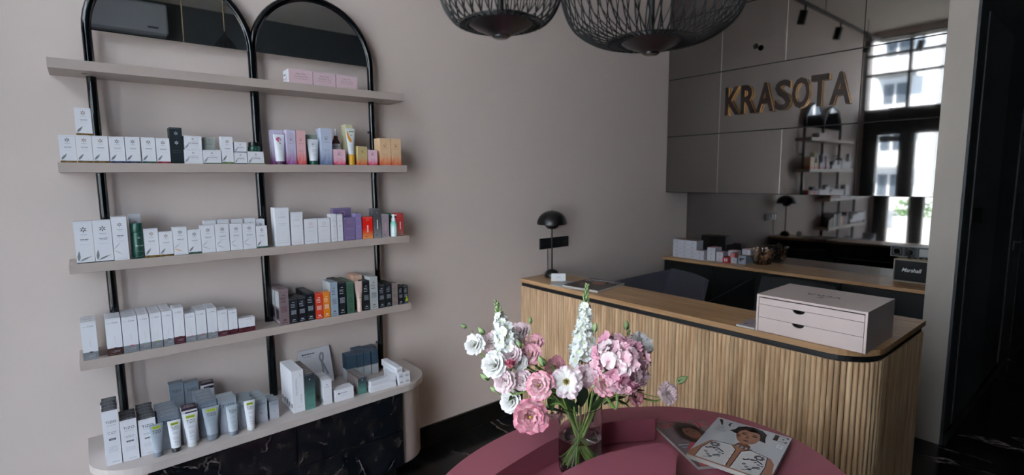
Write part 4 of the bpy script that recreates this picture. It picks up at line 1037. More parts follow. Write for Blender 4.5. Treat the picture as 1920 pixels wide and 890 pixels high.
def endbox(x, z, lab, y=-.300, s=.0265):
    me = MB(); L = .15; me.box(0, s, 0, L, 0, s, CB); P = Print(me, front(0, s, 0, 0, s)); P.text('Real', .5, .32, .62, .3, INK['mid'], .01, .2); P.line(.5, .68, .4, .06, INK['grey'], 2)
    T = Print(me, topf(0, s, 0, L, s)); T.rect(.3, .36, .08, .9, INK['pale']); S = Print(me, lambda u, v, kk: (-.0004, L*(1-u), v*s)); S.rect(.1, .9, .4, .5, INK['pale'])
    return tag(me.build('square_carton', None, loc=(x, y, z)), lab, 'carton', 'square-ended white cartons')
endbox(.998, .5039, 'slim square-ended white carton, lower left of the pyramid'); endbox(1.0255, .5039, 'slim square-ended white carton, lower right of the pyramid')
endbox(.996, .5307, 'slim square-ended white carton, second layer left'); endbox(1.024, .5307, 'slim square-ended white carton, second layer right')
endbox(.990, .5575, 'slim square-ended white carton on the very top of the pyramid', -.296)
# ------------------------------------------------------------------ things on the desk
DZ = 0.8121
t = thing('table_lamp', 'black dome table lamp with ball foot at the wall end of the desk', 'lamp', (2.118, -0.100, DZ))
lm = mat('lamp_satin_black', '0b0c0f', 0.32)
m = MB(); m.lathe([(.034, 0), (.042, .004), (.0435, .014), (.040, .028), (.031, .040), (.016, .047), (.006, .049)], lm, 32); m.build('base', t, True)
m = MB(); m.tube([(0, 0, .047), (0, 0, .300)], .0052, lm, 12); m.build('pole', t, True)
m = MB(); m.lathe([(.022, .292), (.030, .296), (.044, .312), (.047, .330), (.047, .345)], lm, 32, caps=False); m.lathe([(.021, .2925), (.0, .2924)], lm, 32, caps=False); m.build('lower_shade', t, True)
pr = [(.089*math.cos(a*PI/2/14), .320+.079*math.sin(a*PI/2/14)) for a in range(15)]
m = MB(); m.lathe(pr+[(x*.97, z-.0015) for x, z in pr[::-1]], lm, 40, caps=False); m.build('shade', t, True)
m = MB(); m.tube([(0, 0, .398), (0, 0, .408)], .002, alu_m, 8); m.build('finial', t)
m = MB(); m.tube([(.03, .02, .006), (.045, .06, .004), (.05, .085, -.0), (.052, .093, .06), (.052, .094, .155)], .0022, blackmat_m, 6); m.build('cable', t)

t = thing('socket_plate', 'long black four-gang socket plate on the wall behind the lamp', 'socket', (2.23, -0.0005, 1.0025))
m = MB(); m.box(-.124, .124, -.007, 0, -.033, .033, mat('socket_black', '08090c', .6)); m.build('plate', t, bevel=.002)
for i in range(4):
    x = -.093+i*.062; m = MB()
    m.box(x-.028, x+.028, -.0085, -.007, -.028, .028, mat('socket_insert', '0d0f13', .55))
    if i < 2:
        m.lathe([(.019, 0), (.019, .0025), (.016, .0025)], mat('socket_ring', '16181d', .3), 20, (0, 0, 0)); 
        m.v[-60:] = [(x+a, -.0085-c, b) for a, b, c in m.v[-60:]]
    m.tube([(x, -.0084, .0), (x, -.0092, .0)], .0016 if i > 1 else .003, mat('led_white', 'c8ccd0', .4) if i > 1 else blackmat_m, 8); m.build('socket', t)

t = thing('card_holder', 'small white business card holder standing by the lamp foot', 'card holder', (2.060, -0.214, DZ), math.atan2(-.055, .062))
m = MB(); m.box(-.041, .041, -.004, .0, 0, .046, white_m); m.box(-.041, .041, .012, .016, 0, .034, white_m); m.box(-.041, .041, -.004, .016, 0, .004, white_m); m.build('holder', t, bevel=.001)
m = MB(); m.box(-.038, .038, .001, .011, .0045, .044, CB); P = Print(m, front(-.041, .082, -.004, 0, .046)); P.line(.5, .55, .3, .05, INK['pale'], 1); P.line(.5, .4, .4, .03, INK['pale'], 2); m.build('cards', t)

def quad_mag(name, label, C, z, th, cover, draw, cat='magazine', group=None, edge=None):
    """magazine lying flat: C = corner of the title's left end, u along the title, v down the page"""
    (ox, oy), (ux, uy), (vx, vy) = C
    t = thing(name, label, cat, (ox, oy, z), 0, group)
    def at(u, v, zz): return (ux*u+vx*(1-v), uy*u+vy*(1-v), zz)
    em = edge or mat('page_edge', 'b8b4ae', .7)
    m = MB(); m.add([at(0, 0, 0), at(1, 0, 0), at(1, 1, 0), at(0, 1, 0), at(0, 0, th), at(1, 0, th), at(1, 1, th), at(0, 1, th)],
        [(0, 3, 2, 1), (4, 5, 6, 7), (0, 1, 5, 4), (1, 2, 6, 5), (2, 3, 7, 6), (3, 0, 4, 7)], em); m.build('pages', t, fixn=True)
    q = MB(); P = Print(q, lambda u, v, k: at(u, v, th+.0003*k)); P.k = 1; P.rect(0, 1, 0, 1, cover); P.k = 2; draw(P); q.build('cover', t)
    return t
skin = mat('ink_skin', '9a6c56', .4); skin2 = mat('ink_skin_dark', '7a4e3c', .4); hairm = mat('ink_hair', '12131a', .35); hair2 = mat('ink_hair_soft', '2c1d1a', .4)
def ell(P, u, v, a, b, m_, rot=0, n=18):
    P.poly([(u+a*math.cos(t)*math.cos(rot)-b*math.sin(t)*math.sin(rot), v+(a*math.cos(t)*math.sin(rot)+b*math.sin(t)*math.cos(rot))*.78) for t in [2*PI*i/n for i in range(n)]], m_)
def scroll(P, u, v, r, m_, turns=1.5, w=.008, fl=1):
    n = int(14*turns); pts = [(u+fl*r*(1-.8*i/n)*math.cos(2*PI*turns*i/n), v+r*.78*(1-.8*i/n)*math.sin(2*PI*turns*i/n)) for i in range(n+1)]
    for (a, b_), (c, d) in zip(pts[:-1], pts[1:]):
        dx, dy = c-a, d-b_; L = math.hypot(dx, dy) or 1; nx, ny = -dy/L*w/2, dx/L*w/2
        P.poly([(a-nx, b_-ny), (c-nx, d-ny), (c+nx, d+ny), (a+nx, b_+ny)], m_)
def curve(P, pts, w, m_):
    for (a, b_), (c, d) in zip(pts[:-1], pts[1:]):
        dx, dy = c-a, d-b_; L = math.hypot(dx, dy) or 1; nx, ny = -dy/L*w/2, dx/L*w/2
        P.poly([(a-nx, b_-ny), (c-nx, d-ny), (c+nx, d+ny), (a+nx, b_+ny)], m_)
def vogue_cover(P):
    brown = mat('ink_brown_title', '33201e', .4); knit = mat('ink_knit', 'c8c4c4', .4); lace = mat('ink_lace', '1e2434', .4)
    # masthead, broad stems with hairlines; the head covers its middle letters
    P.poly([(.03, .965), (.085, .965), (.13, .845), (.115, .835)], brown); curve(P, [(.12, .835), (.175, .965)], .006, INK['pale'])
    P.poly([(.24, .96), (.20, .93), (.19, .90), (.20, .865), (.24, .84), (.225, .87), (.22, .90), (.225, .93)], brown); curve(P, [(.24, .96), (.31, .955), (.34, .90), (.31, .845), (.24, .84)], .006, INK['pale'])
    curve(P, [(.62, .965), (.62, .88), (.65, .845), (.70, .845), (.72, .88), (.72, .965)], .006, INK['pale'])
    P.rect(.80, .855, .835, .965, brown); P.poly([(.93, .965), (.975, .965), (.975, .925)], brown); P.poly([(.90, .905), (.925, .925), (.925, .885)], brown); P.poly([(.93, .835), (.975, .835), (.975, .875)], brown)
    curve(P, [(.80, .965), (.975, .965)], .005, brown); curve(P, [(.80, .836), (.975, .836)], .005, brown)
    for i, s_ in enumerate(['THE', 'NEW', 'BEAUTY']): P.text(s_, .12+.015*i, .78-i*.045, .10 if i < 2 else .15, .028, INK['labelgrey'])
    P.k = 3
    # jumper, arms, bare chest strip
    P.poly([(.0, .0), (.0, .10), (.13, .42), (.18, .44), (.40, .46), (.46, .50), (.62, .50), (.68, .46), (.90, .42), (.96, .34), (1, .12), (1, 0)], skin)
    P.k = 4
    P.poly([(.10, .02), (.10, .22), (.17, .43), (.40, .46), (.48, .38), (.49, .02)], knit); P.poly([(.54, .02), (.55, .38), (.64, .46), (.86, .42), (.89, .22), (.88, .02)], knit)
    P.k = 5
    curve(P, [(.10, .02), (.10, .22), (.17, .43), (.40, .46), (.48, .38), (.49, .02)], .010, lace); curve(P, [(.54, .02), (.55, .38), (.64, .46), (.86, .42), (.89, .22), (.88, .02)], .010, lace)
    for u, v in ((.22, .36), (.78, .36)):
        for a in range(7): scroll(P, u+.045*math.cos(a*.9), v+.035*math.sin(a*.9), .022, lace, 1.3, .010, 1 if a % 2 else -1)
    for sgn, c in ((-1, .27), (1, .75)):
        curve(P, [(c-.12, .24), (c-.05, .29), (c+.02, .30), (c+.10, .26)], .018, lace)
        for a in range(6): scroll(P, c-.12+a*.045, .25+.03*math.sin(a), .020, lace, 1.4, .007, 1 if a % 2 else -1)
        for a in range(5): scroll(P, c-.09+a*.042, .13+.035*math.cos(a*1.7), .026, lace, 1.6, .007, sgn)
        curve(P, [(c-.08, .05), (c, .10), (c+.04, .17), (c+.09, .20)], .008, lace)
    for i in range(4): P.disc(.475, .08+i*.09, .008, .006, INK['red']); P.disc(.55, .08+i*.09, .008, .006, INK['red'])
    # collar of the jumper, neck and face
    P.k = 4; ell(P, .53, .52, .09, .06, skin2)
    P.k = 5
    for i in range(9): scroll(P, .42+i*.027, .485-.018*math.sin(i*PI/8), .022, lace if i % 2 else INK['pale'], 1.2, .012)
    P.k = 5; P.poly([(.33, .90), (.42, .965), (.52, .985), (.63, .965), (.71, .90), (.72, .80), (.75, .70), (.66, .72), (.38, .72), (.26, .76), (.31, .82)], hairm)
    P.k = 6; ell(P, .52, .73, .145, .235, skin, 0, 24); P.poly([(.38, .88), (.45, .92), (.55, .93), (.64, .89), (.66, .83), (.58, .87), (.50, .855), (.44, .865), (.39, .82)], hairm)
    P.k = 7
    ell(P, .455, .765, .036, .016, hair2); ell(P, .590, .765, .036, .016, hair2); ell(P, .455, .80, .045, .010, hairm, .1); ell(P, .590, .80, .045, .010, hairm, -.1)
    P.poly([(.50, .76), (.515, .76), (.54, .685), (.525, .675), (.495, .68)], skin2); ell(P, .522, .625, .042, .018, mat('ink_lips', '6e2a2c', .4)); ell(P, .40, .70, .03, .05, skin2)
    P.k = 3; P.rect(.885, .955, .69, .76, INK['white']); P.k = 4
    for i in range(9): P.rect(.895+i*.006, .8975+i*.006, .70, .75, INK['labelgrey'])
vc = mat('cover_pale_grey', 'b4b6bb', .3)
V0 = (1.5171, -1.4956)
quad_mag('fashion_magazine', 'fashion magazine VOGUE with a dark-haired woman in a lace-print top, lying on top', (V0, (1.554-1.5171, -1.7058+1.4956), (1.2408-1.5171, -1.5522+1.4956)), 0.6245, .0115, vc, vogue_cover, group='magazines on the plum table')
def pink_cover(P):
    rd = mat('ink_coral_title', 'c8323e', .4); co = mat('ink_coral_cloth', 'a8444e', .4)
    P.text('VOGUE', .5, .82, .92, .15, rd); P.k = 3
    P.poly([(.25, .78), (.36, .93), (.52, .97), (.68, .93), (.76, .80), (.80, .60), (.70, .50), (.34, .50), (.24, .62)], hair2); P.k = 4; ell(P, .52, .70, .14, .20, skin2); P.k = 5
    P.poly([(.38, .84), (.52, .90), (.66, .84), (.72, .70), (.60, .82), (.44, .82), (.36, .72)], hairm); ell(P, .46, .73, .03, .013, hairm); ell(P, .59, .73, .03, .013, hairm); ell(P, .53, .61, .035, .016, rd)
    P.k = 4; P.poly([(.06, .0), (.12, .35), (.32, .50), (.50, .44), (.70, .50), (.90, .36), (.97, .0)], co); P.k = 5
    for u in (.3, .5, .68): curve(P, [(u, .42), (u-.04, .25), (u+.03, .08)], .02, mat('ink_coral_fold', '7c2c38', .4))
    P.k = 3; P.line(.18, .44, .25, .02, INK['pale'], 2); P.line(.18, .39, .2, .014, INK['pale'], 2)
quad_mag('fashion_magazine', 'older fashion magazine with coral title and a woman in coral, half hidden underneath', ((1.3417, -1.3683), (.1398, -.0907), (-.1165, -.2300)), 0.6155, .0080, mat('cover_mauve_grey', '77696c', .25), pink_cover, group='magazines on the plum table')
def desk_cover(P):
    P.k = 3; P.poly([(.0, .0), (.0, .62), (.3, .7), (.62, .66), (1, .72), (1, 0)], mat('ink_dark_photo', '231a1c', .3)); P.k = 4; ell(P, .55, .62, .16, .2, skin); ell(P, .3, .42, .16, .12, skin2, .4); P.k = 5; ell(P, .55, .78, .17, .09, hairm)
    P.k = 3; P.line(.5, .84, .7, .05, INK['pale'], 3)
quad_mag('desk_magazine', 'dark glossy magazine lying open face up on the desk right of the card holder', ((2.2336, -0.300), (.03, -.225), (-.262, -.035)), DZ, .010, mat('cover_dark_gloss', '4a4446', .1), desk_cover, group='magazines on the desk')
quad_mag('desk_leaflet', 'thin pale leaflet sticking out under the dark desk magazine', ((2.10, -0.235), (.02, -.16), (-.15, -.02)), DZ-.0001, .003, mat('leaflet_pale', '9c9c9e', .3), lambda P: P.line(.5, .7, .6, .05, INK['grey'], 2), cat='leaflet')
quad_mag('desk_magazine', 'magazine with a purple flower cover tucked beside the pink drawer box', ((2.09, -1.318), (-.0, -.072), (-.126, .0)), DZ, .007, mat('cover_floral', 'a8a2a8', .2), lambda P: [P.disc(.3+.2*i, .3+.15*(i % 3), .1, .1, mat('ink_violet', '6a4a7c', .4) if i % 2 else INK['wine']) for i in range(4)], group='magazines on the desk')

# pale pink drawer box with VERA on its lid
t = thing('drawer_box', 'pale pink wooden box with three drawers and VERA lettering on its lid', 'box', (1.966, -1.3935, DZ), -PI/2)
pk = mat('pink_lacquer', 'cdbcb8', .38); W_, D_, H_ = .368, .292, .1435
m = MB(); m.box(0, .008, 0, D_, 0, H_, pk); m.build('side_panel', t, bevel=.0008)
m = MB(); m.box(W_-.008, W_, 0, D_, 0, H_, pk); m.build('side_panel', t, bevel=.0008)
m = MB(); m.box(.0082, W_-.0082, 0.001, D_, H_-.009, H_-.0008, pk); lid = m.build('lid', t, bevel=.0006)
m = MB(); m.box(.0082, W_-.0082, D_-.006, D_, 0.001, H_-.0095, pk); m.build('back_panel', t)
m = MB(); m.box(.0082, W_-.0082, .004, D_-.007, .0, .004, pk); m.build('bottom_panel', t)
m = MB(); m.box(.009, W_-.009, .03, .034, .004, H_-.0095, mat('box_inside', '120e10', .7)); m.build('inner_back', t)
q = MB(); P = Print(q, lambda u, v, k: (W_*u, D_*v, H_-.0006+.0002*k)); vsv = glyphs('VERA', .010)
gi = mat('letter_bronze', '2c201a', .35, .5)
q.add([(W_*(.66-.34*a), D_*(.56-.10*b), H_-.0004) for a, b in vsv[0]], [f for f in vsv[1]], gi); P.poly([(.47, .34), (.52, .34), (.54, .42), (.48, .42)], mat('emblem_silver', '8a8890', .3, .5)); P.rect(.36, .37, .36, .375, gi); q.build('lettering', lid)
def drawer(z0, z1, cut=True, ctop=True):
    n = 14; R2 = .021; cu = W_*.415; x0, x1 = .0095, W_-.0095
    P_ = [(x0, z0), (x1, z0), (x1, z1)]
    if cut: P_ += [(cu+R2*math.cos(a*PI/n), z1-.014*math.sin(a*PI/n)) for a in range(n+1)]
    P_ += [(x0, z1)]
    N = len(P_); vs = [(x, .001, z) for x, z in P_]+[(x, .009, z) for x, z in P_]
    m = MB(); m.add(vs, [(i, (i+1) % N, N+(i+1) % N, N+i) for i in range(N)]+[tuple(range(N)), tuple(range(2*N-1, N-1, -1))], pk)
    return m.build('drawer', t, fixn=True)
drawer(.003, .0545); drawer(.0558, .1055); drawer(.1068, .1308, False)

# speaker, socket strip, boxes, bowl on the back counter
BZ = .7932
t = thing('speaker', 'black retro speaker with cream piping and white script lettering, beside the pier', 'speaker', (3.585, -1.424, BZ), -PI/2)
pipe = mat('cream_piping', '8f8880', .5); grill = mat('speaker_cloth', '1b1d22', .8, bump=.3, bscale=800)
m = MB(); m.box(0, .185, .004, .085, .002, .130, mat('speaker_vinyl', '14161a', .5)); m.build('cabinet', t, bevel=.004)
m = MB(); m.box(.006, .179, -.001, .004, .008, .124, grill); g_ = m.build('grille', t, bevel=.001)
m = MB(); 
for a in ((0, .185, .0, .007), (0, .185, .123, .130)): m.box(a[0], a[1], -.002, .004, a[2], a[3], pipe)
m.box(0, .006, -.002, .004, .007, .123, pipe); m.box(.179, .185, -.002, .004, .007, .123, pipe); m.build('piping', t, bevel=.001)
q = MB(); P = Print(q, front(0, .185, -.0015, 0, .130)); P.text('Marshall', .47, .46, .50, .17, INK['white'], .015, .3); q.build('lettering', g_)
m = MB(); m.box(.01, .175, .02, .065, .130, .1335, mat('brass_panel', '7a6a4a', .4, .8)); m.build('control_panel', t)
for i in range(4):
    m = MB(); m.lathe([(.006, .1335), (.006, .141), (.005, .142)], blackmat_m, 12, (.06+.028*i, .042, 0)); m.build('knob', t, True)
t = thing('socket_strip', 'socket strip with two black outlets and a plug, on the mirror above the speaker', 'socket', (XB-.0065, -1.378, .955), -PI/2)
m = MB(); m.box(0, .205, -.02, 0, -.033, .033, mat('strip_alu', '7d7a78', .35, .7)); m.build('frame', t, bevel=.002)
m = MB(); m.box(.005, .20, -.022, -.02, -.028, .028, mat('strip_face', '33383c', .4)); m.build('face', t)
for i in range(2):
    x = .034+.062*i; m = MB(); m.box(x-.026, x+.026, -.026, -.022, -.026, .026, mat('socket_insert', '0d0f13', .55))
    m.build('socket', t, bevel=.001)
    m = MB(); m.lathe([(.020, .0), (.020, .003), (.017, .003), (.017, .0)], mat('socket_ring_grey', '6a6e70', .4), 20); o = m.build('socket_ring', t, True); o.location = (x, -.026, 0); o.rotation_euler = (PI/2, 0, 0)
m = MB(); m.lathe([(.015, 0), (.016, .02), (.010, .03), (.004, .032)], blackmat_m, 16); o = m.build('plug', t, True); o.location = (.096, -.026, 0); o.rotation_euler = (PI/2, 0, 0)
m = MB(); m.tube([(.096, -.055, 0), (.098, -.062, -.02), (.10, -.055, -.06), (.105, -.03, -.10), (.11, -.02, -.12)], .003, blackmat_m, 8); m.build('cable', t)
m = MB(); m.box(.140, .196, -.0235, -.022, -.022, .022, mat('strip_pad', '9c9c9c', .4)); m.build('switch_pad', t)

cs = mat('small_box_white', 'b9bac4', .5)
def cbox(y, x, z, w, h, dep, lab, style='n', col=None):
    me = MB(); me.box(0, w, 0, dep, 0, h, col or cs); P = Print(me, front(0, w, 0, 0, h))
    P.disc(.5, .55, .10, .14, INK['grey']); P.line(.5, .22, .5, .1, INK['rosy'], 3)
    if style == 'H': P.k = 2; P.rect(.25, .4, .2, .8, INK['white']); P.rect(.6, .75, .2, .8, INK['white']); P.rect(.4, .6, .45, .55, INK['white'])
    if style == 'k': P.k = 2; P.rect(.15, .8, .55, .7, INK['black']); P.rect(.2, .4, .3, .55, INK['black'])
    T = Print(me, topf(0, w, 0, dep, h)); T.rect(.0, 1, .0, 1, mat('box_brown_top', '84685e', .5) if style != 't' else INK['rosy'])
    return tag(me.build('small_carton', None, loc=(x, y, z), rz=-PI/2), lab, 'carton', 'small cartons on the back counter')
cols = ['leftmost', 'second', 'third', 'fourth', 'fifth', 'sixth']
rowsn = ['bottom', 'second', 'third', 'top']
for c in range(3):
    for r in range(4): cbox(-.045-c*.068, 3.462-.004*c, BZ+r*.0335, .0665, .033, .09, 'small white carton in the %s column by the wall, %s row' % (cols[c], rowsn[r]))
cbox(-.250, 3.448, BZ, .060, .034, .08, 'small white carton, lower of the short pair right of the tall stack'); cbox(-.250, 3.448, BZ+.0345, .060, .034, .08, 'small white carton, upper of the short pair right of the tall stack')
for r in range(3): cbox(-.320, 3.478, BZ+r*.0315, .062, .031, .09, 'small white carton in the stack of three after the short pair, %s one' % ['bottom', 'middle', 'top'][r], 't')
for r in range(2): cbox(-.389, 3.482, BZ+r*.0345, .052, .034, .08, 'small white carton in the stack of two left of the red box, %s one' % ['lower', 'upper'][r], 't')
cbox(-.445, 3.470, BZ, .046, .040, .07, 'bright red small box with white letter shape', 'H', mat('box_red', 'b0101c', .4))
cbox(-.495, 3.490, BZ, .044, .040, .07, 'small white box between the red box and the black printed one')
cbox(-.445, 3.545, BZ, .060, .078, .07, 'taller white box standing behind the red box', 't')
cbox(-.487, 3.493, BZ+.0405, .034, .030, .05, 'small salmon pink box on a white box', 'n', mat('box_salmon', 'c8706c', .4))
cbox(-.545, 3.500, BZ, .052, .058, .15, 'pale blue box with black print and dark sides, right end of the cartons', 'k', mat('box_pale_blue', '98a4b4', .45))
cbox(-.540, 3.560, BZ+.0585, .060, .038, .07, 'white box lying on the pale blue box', 't')

t = thing('glass_bowl', 'faceted clear glass bowl full of bronze wrapped sweets on the back counter', 'bowl', (3.600, -0.665, BZ))
bg = glass_mat('bowl_glass', (.95, .93, .9), .02)
m = MB(); pr = [(.046, 0), (.058, .006), (.074, .05), (.082, .098), (.084, .104), (.080, .104), (.070, .05), (.052, .010), (.0, .008)]
m.lathe(pr, bg, 12, caps=False); m.add([(.046*math.cos(a*PI/6), .046*math.sin(a*PI/6), 0) for a in range(12)], [tuple(range(11, -1, -1))], bg); m.build('bowl_glass', t)
wr_m = [mat('wrapper_bronze', '9a6e52', .3, .6), mat('wrapper_cream', 'c4ac96', .35, .3), mat('wrapper_brown', '54382c', .3, .5)]
def sweet(mm):
    m = MB(); m.ball((0, 0, 0), .011, mm, 8, 6, (1.3, .9, .8))
    for s_ in (-1, 1):
        vs = [(s_*.013, 0, 0)]+[(s_*(.026+.003*(k % 2)), .011*math.cos(k*PI/3), .009*math.sin(k*PI/3)) for k in range(7)]
        m.add(vs, [(0, k, k+1) for k in range(1, 7)], mm)
    return m.mesh('wrapped_sweet', True)
sm = [sweet(k) for k in wr_m]; rr = random.Random(5); n_ = 0
for lay in range(5):
    z = .020+lay*.018; R3 = .036+lay*.0065
    for k in range(6 if lay < 4 else 8):
        a = k*2*PI/(6 if lay < 4 else 8)+lay*.5; q_ = R3*(.82 if k % 2 else .55)
        o = bpy.data.objects.new('wrapped_sweet', sm[n_ % 3]); COL.objects.link(o); n_ += 1
        o.location = (3.600+q_*math.cos(a), -.665+q_*math.sin(a), BZ+z+rr.uniform(-.003, .003)); o.rotation_euler = (rr.uniform(0, 3), rr.uniform(0, 3), rr.uniform(0, 3))
        tag(o, ['bronze', 'cream', 'dark brown'][(n_-1) % 3]+' wrapped sweet in the glass bowl', 'sweet', ['bronze', 'cream', 'dark brown'][(n_-1) % 3]+' sweets in the glass bowl')

# chairs behind the desk: one-piece shells on pedestal bases
def chair(loc, rz, m_, lab):
    t = thing('shell_chair', lab, 'chair', loc, rz, 'office chairs behind the desk')
    # back: local +y is where the sitter faces; shell pieces are curved sheets with thickness
    def sheet(fn, nu, nv, th, name):
        A = [[Vector(fn(i/nu, j/nv)) for j in range(nv+1)] for i in range(nu+1)]
        vs = []; 
        for s_ in (0, 1):
            for i in range(nu+1):
                for j in range(nv+1):
                    du = A[min(i+1, nu)][j]-A[max(i-1, 0)][j]; dv = A[i][min(j+1, nv)]-A[i][max(j-1, 0)]
                    vs.append(A[i][j]+(du.cross(dv).normalized()*th if s_ else Vector()))
        K = (nu+1)*(nv+1); idx = lambda i, j, s_: s_*K+i*(nv+1)+j
        fs = [(idx(i, j, 0), idx(i, j+1, 0), idx(i+1, j+1, 0), idx(i+1, j, 0)) for i in range(nu) for j in range(nv)]
        fs += [(idx(i, j, 1), idx(i+1, j, 1), idx(i+1, j+1, 1), idx(i, j+1, 1)) for i in range(nu) for j in range(nv)]
        for i in range(nu): fs += [(idx(i, 0, 0), idx(i+1, 0, 0), idx(i+1, 0, 1), idx(i, 0, 1)), (idx(i, nv, 0), idx(i, nv, 1), idx(i+1, nv, 1), idx(i+1, nv, 0))]
        for j in range(nv): fs += [(idx(0, j, 0), idx(0, j, 1), idx(0, j+1, 1), idx(0, j+1, 0)), (idx(nu, j, 0), idx(nu, j+1, 0), idx(nu, j+1, 1), idx(nu, j, 1))]
        m = MB(); m.add(vs, fs, m_); return m.build(name, t, True, fixn=True)
    sheet(lambda u, v: ((u-.5)*(.40+.06*(1-v)), -.20-.10*v+.03*(abs(u-.5)*2)**2, .44+.36*v), 10, 8, .018, 'backrest')
    sheet(lambda u, v: ((u-.5)*.46, -.21+.42*v, .42-.02*math.sin(v*PI)+.02*(abs(u-.5)*2)**2-.02*max(0, v-.8)*5), 10, 8, -.03, 'seat')
    for s_ in (-1, 1):
        hw = .36 if s_ > 0 else .24
        sheet(lambda u, v: (s_*(.215+.035*v+.02*u), -.23+.44*u-.06*v*(1-u), .42+hw*v*(1-.22*u)), 8, 4, .015*s_, 'armrest')
    m = MB(); m.tube([(0, 0, .39), (0, 0, .08)], .022, blackmat_m, 14); m.build('column', t, True)
    for k in range(4):
        a = k*PI/2+PI/4; m = MB(); m.tube([(0.02*math.cos(a), .02*math.sin(a), .07), (.25*math.cos(a), .25*math.sin(a), .012)], [.018, .010], blackmat_m, 8); m.build('leg', t)
    return t
chair((2.640, -0.410, 0), math.atan2(.2, -.39)-PI/2, mat('chair_grey_fabric', '3a3a44', .85, bump=.2, bscale=600), 'dark grey fabric shell chair by the wall, behind the desk')
chair((2.86, -1.08, 0), PI/2, mat('chair_black_fabric', '0c1014', .8), 'black shell chair in the shadow, behind the pink drawer box')

# ------------------------------------------------------------------ plum table
TZ = .615
plum = mat('plum_lacquer', '95505f', .42); plum2 = plum
def smooth_loop(pts, n=8):
    P_ = []
    L = len(pts)
    for i in range(L):
        p0, p1, p2, p3 = [Vector(pts[(i+k-1) % L]) for k in range(4)]
        for k in range(n):
            t_ = k/n; P_.append(tuple(.5*((2*p1)+(-p0+p2)*t_+(2*p0-5*p1+4*p2-p3)*t_*t_+(-p0+3*p1-3*p2+p3)*t_**3)))
    return P_
tb = thing('plum_table', 'round plum lacquered table with a raised arc rim and a raised disc', 'table', (1.05, -1.65, 0))
out = smooth_loop([(.688, -1.174), (.84, -1.1225), (1.021, -1.105), (1.165, -1.13), (1.295, -1.1785), (1.415, -1.25), (1.515, -1.335), (1.585, -1.447), (1.612, -1.56), (1.598, -1.70), (1.53, -1.83), (1.38, -1.98), (1.15, -2.08), (.90, -2.09), (.66, -2.02), (.50, -1.86), (.44, -1.65), (.46, -1.42), (.56, -1.26)])
m = MB(); m.prism(out[::-1], TZ-.045, TZ, plum); wpart(m, 'tabletop', tb, bevel=.003, fixn=True, smooth=True)
ped = [(1.05+(x-1.05)*.72, -1.6+(y+1.6)*.72) for x, y in out]
m = MB(); m.prism(ped[::-1], 0.0, TZ-.0455, plum); wpart(m, 'pedestal', tb, fixn=True, smooth=True)
inner = [(.46, -1.60), (.52, -1.46), (.62, -1.385), (.72, -1.352), (.80, -1.338), (.866, -1.3285), (.931, -1.3215), (1.01, -1.324), (1.098, -1.338), (1.17, -1.367), (1.226, -1.403), (1.258, -1.424)]
outer = [(1.284, -1.412), (1.276, -1.392), (1.242, -1.354), (1.20, -1.325), (1.15, -1.298), (1.07, -1.268), (.98, -1.250), (.90, -1.248), (.80, -1.262), (.686, -1.295), (.57, -1.345), (.47, -1.43), (.41, -1.58)]
def sm_open(p, n=6):
    q_ = []
    for i in range(len(p)-1):
        p0 = Vector(p[max(i-1, 0)]); p1 = Vector(p[i]); p2 = Vector(p[i+1]); p3 = Vector(p[min(i+2, len(p)-1)])
        for k in range(n):
            t_ = k/n; q_.append(tuple(.5*((2*p1)+(-p0+p2)*t_+(2*p0-5*p1+4*p2-p3)*t_*t_+(-p0+3*p1-3*p2+p3)*t_**3)))
    return q_+[p[-1]]
ring = sm_open(inner)+[(1.272, -1.430), (1.283, -1.424)]+sm_open(outer)
m = MB(); m.prism(ring, TZ+.0002, TZ+.070, plum); wpart(m, 'raised_arc', tb, bevel=.003, fixn=True, smooth=True)
disc = smooth_loop([(.60, -1.52), (.72, -1.470), (.8414, -1.452), (.9755, -1.457), (1.085, -1.487), (1.145, -1.515), (1.160, -1.545), (1.140, -1.580), (1.0985, -1.611), (1.05, -1.645), (.98, -1.74), (.84, -1.80), (.68, -1.76), (.58, -1.64)], 6)
m = MB(); m.prism(disc[::-1], TZ+.0002, TZ+.070, plum); wpart(m, 'raised_disc', tb, bevel=.003, fixn=True, smooth=True)

# ------------------------------------------------------------------ vase and flowers
VX, VY, VR, VH = .984, -1.388, .0585, .188
t = thing('glass_vase', 'clear straight glass vase half filled with water between the raised parts of the table', 'vase', (VX, VY, TZ+.0003))
vg = glass_mat('vase_glass', (.97, .98, .97), .0, 1.45)
m = MB(); m.lathe([(.0, 0), (VR-.008, 0), (VR-.002, .004), (VR, .012), (VR, VH-.001), (VR-.0012, VH), (VR-.0025, VH-.001), (VR-.0025, .016), (VR-.010, .009), (.0, .008)], vg, 48, caps=False); m.build('vase_glass', t, True)
m = MB(); wr2 = VR-.0022; m.lathe([(.0, .0082), (VR-.010, .0092), (wr2, .0165), (wr2, .098), (wr2-.002, .0965), (.0, .0965)], glass_mat('water', (.93, .96, .93), 0, 1.33), 48, caps=False); m.build('water', t, True)

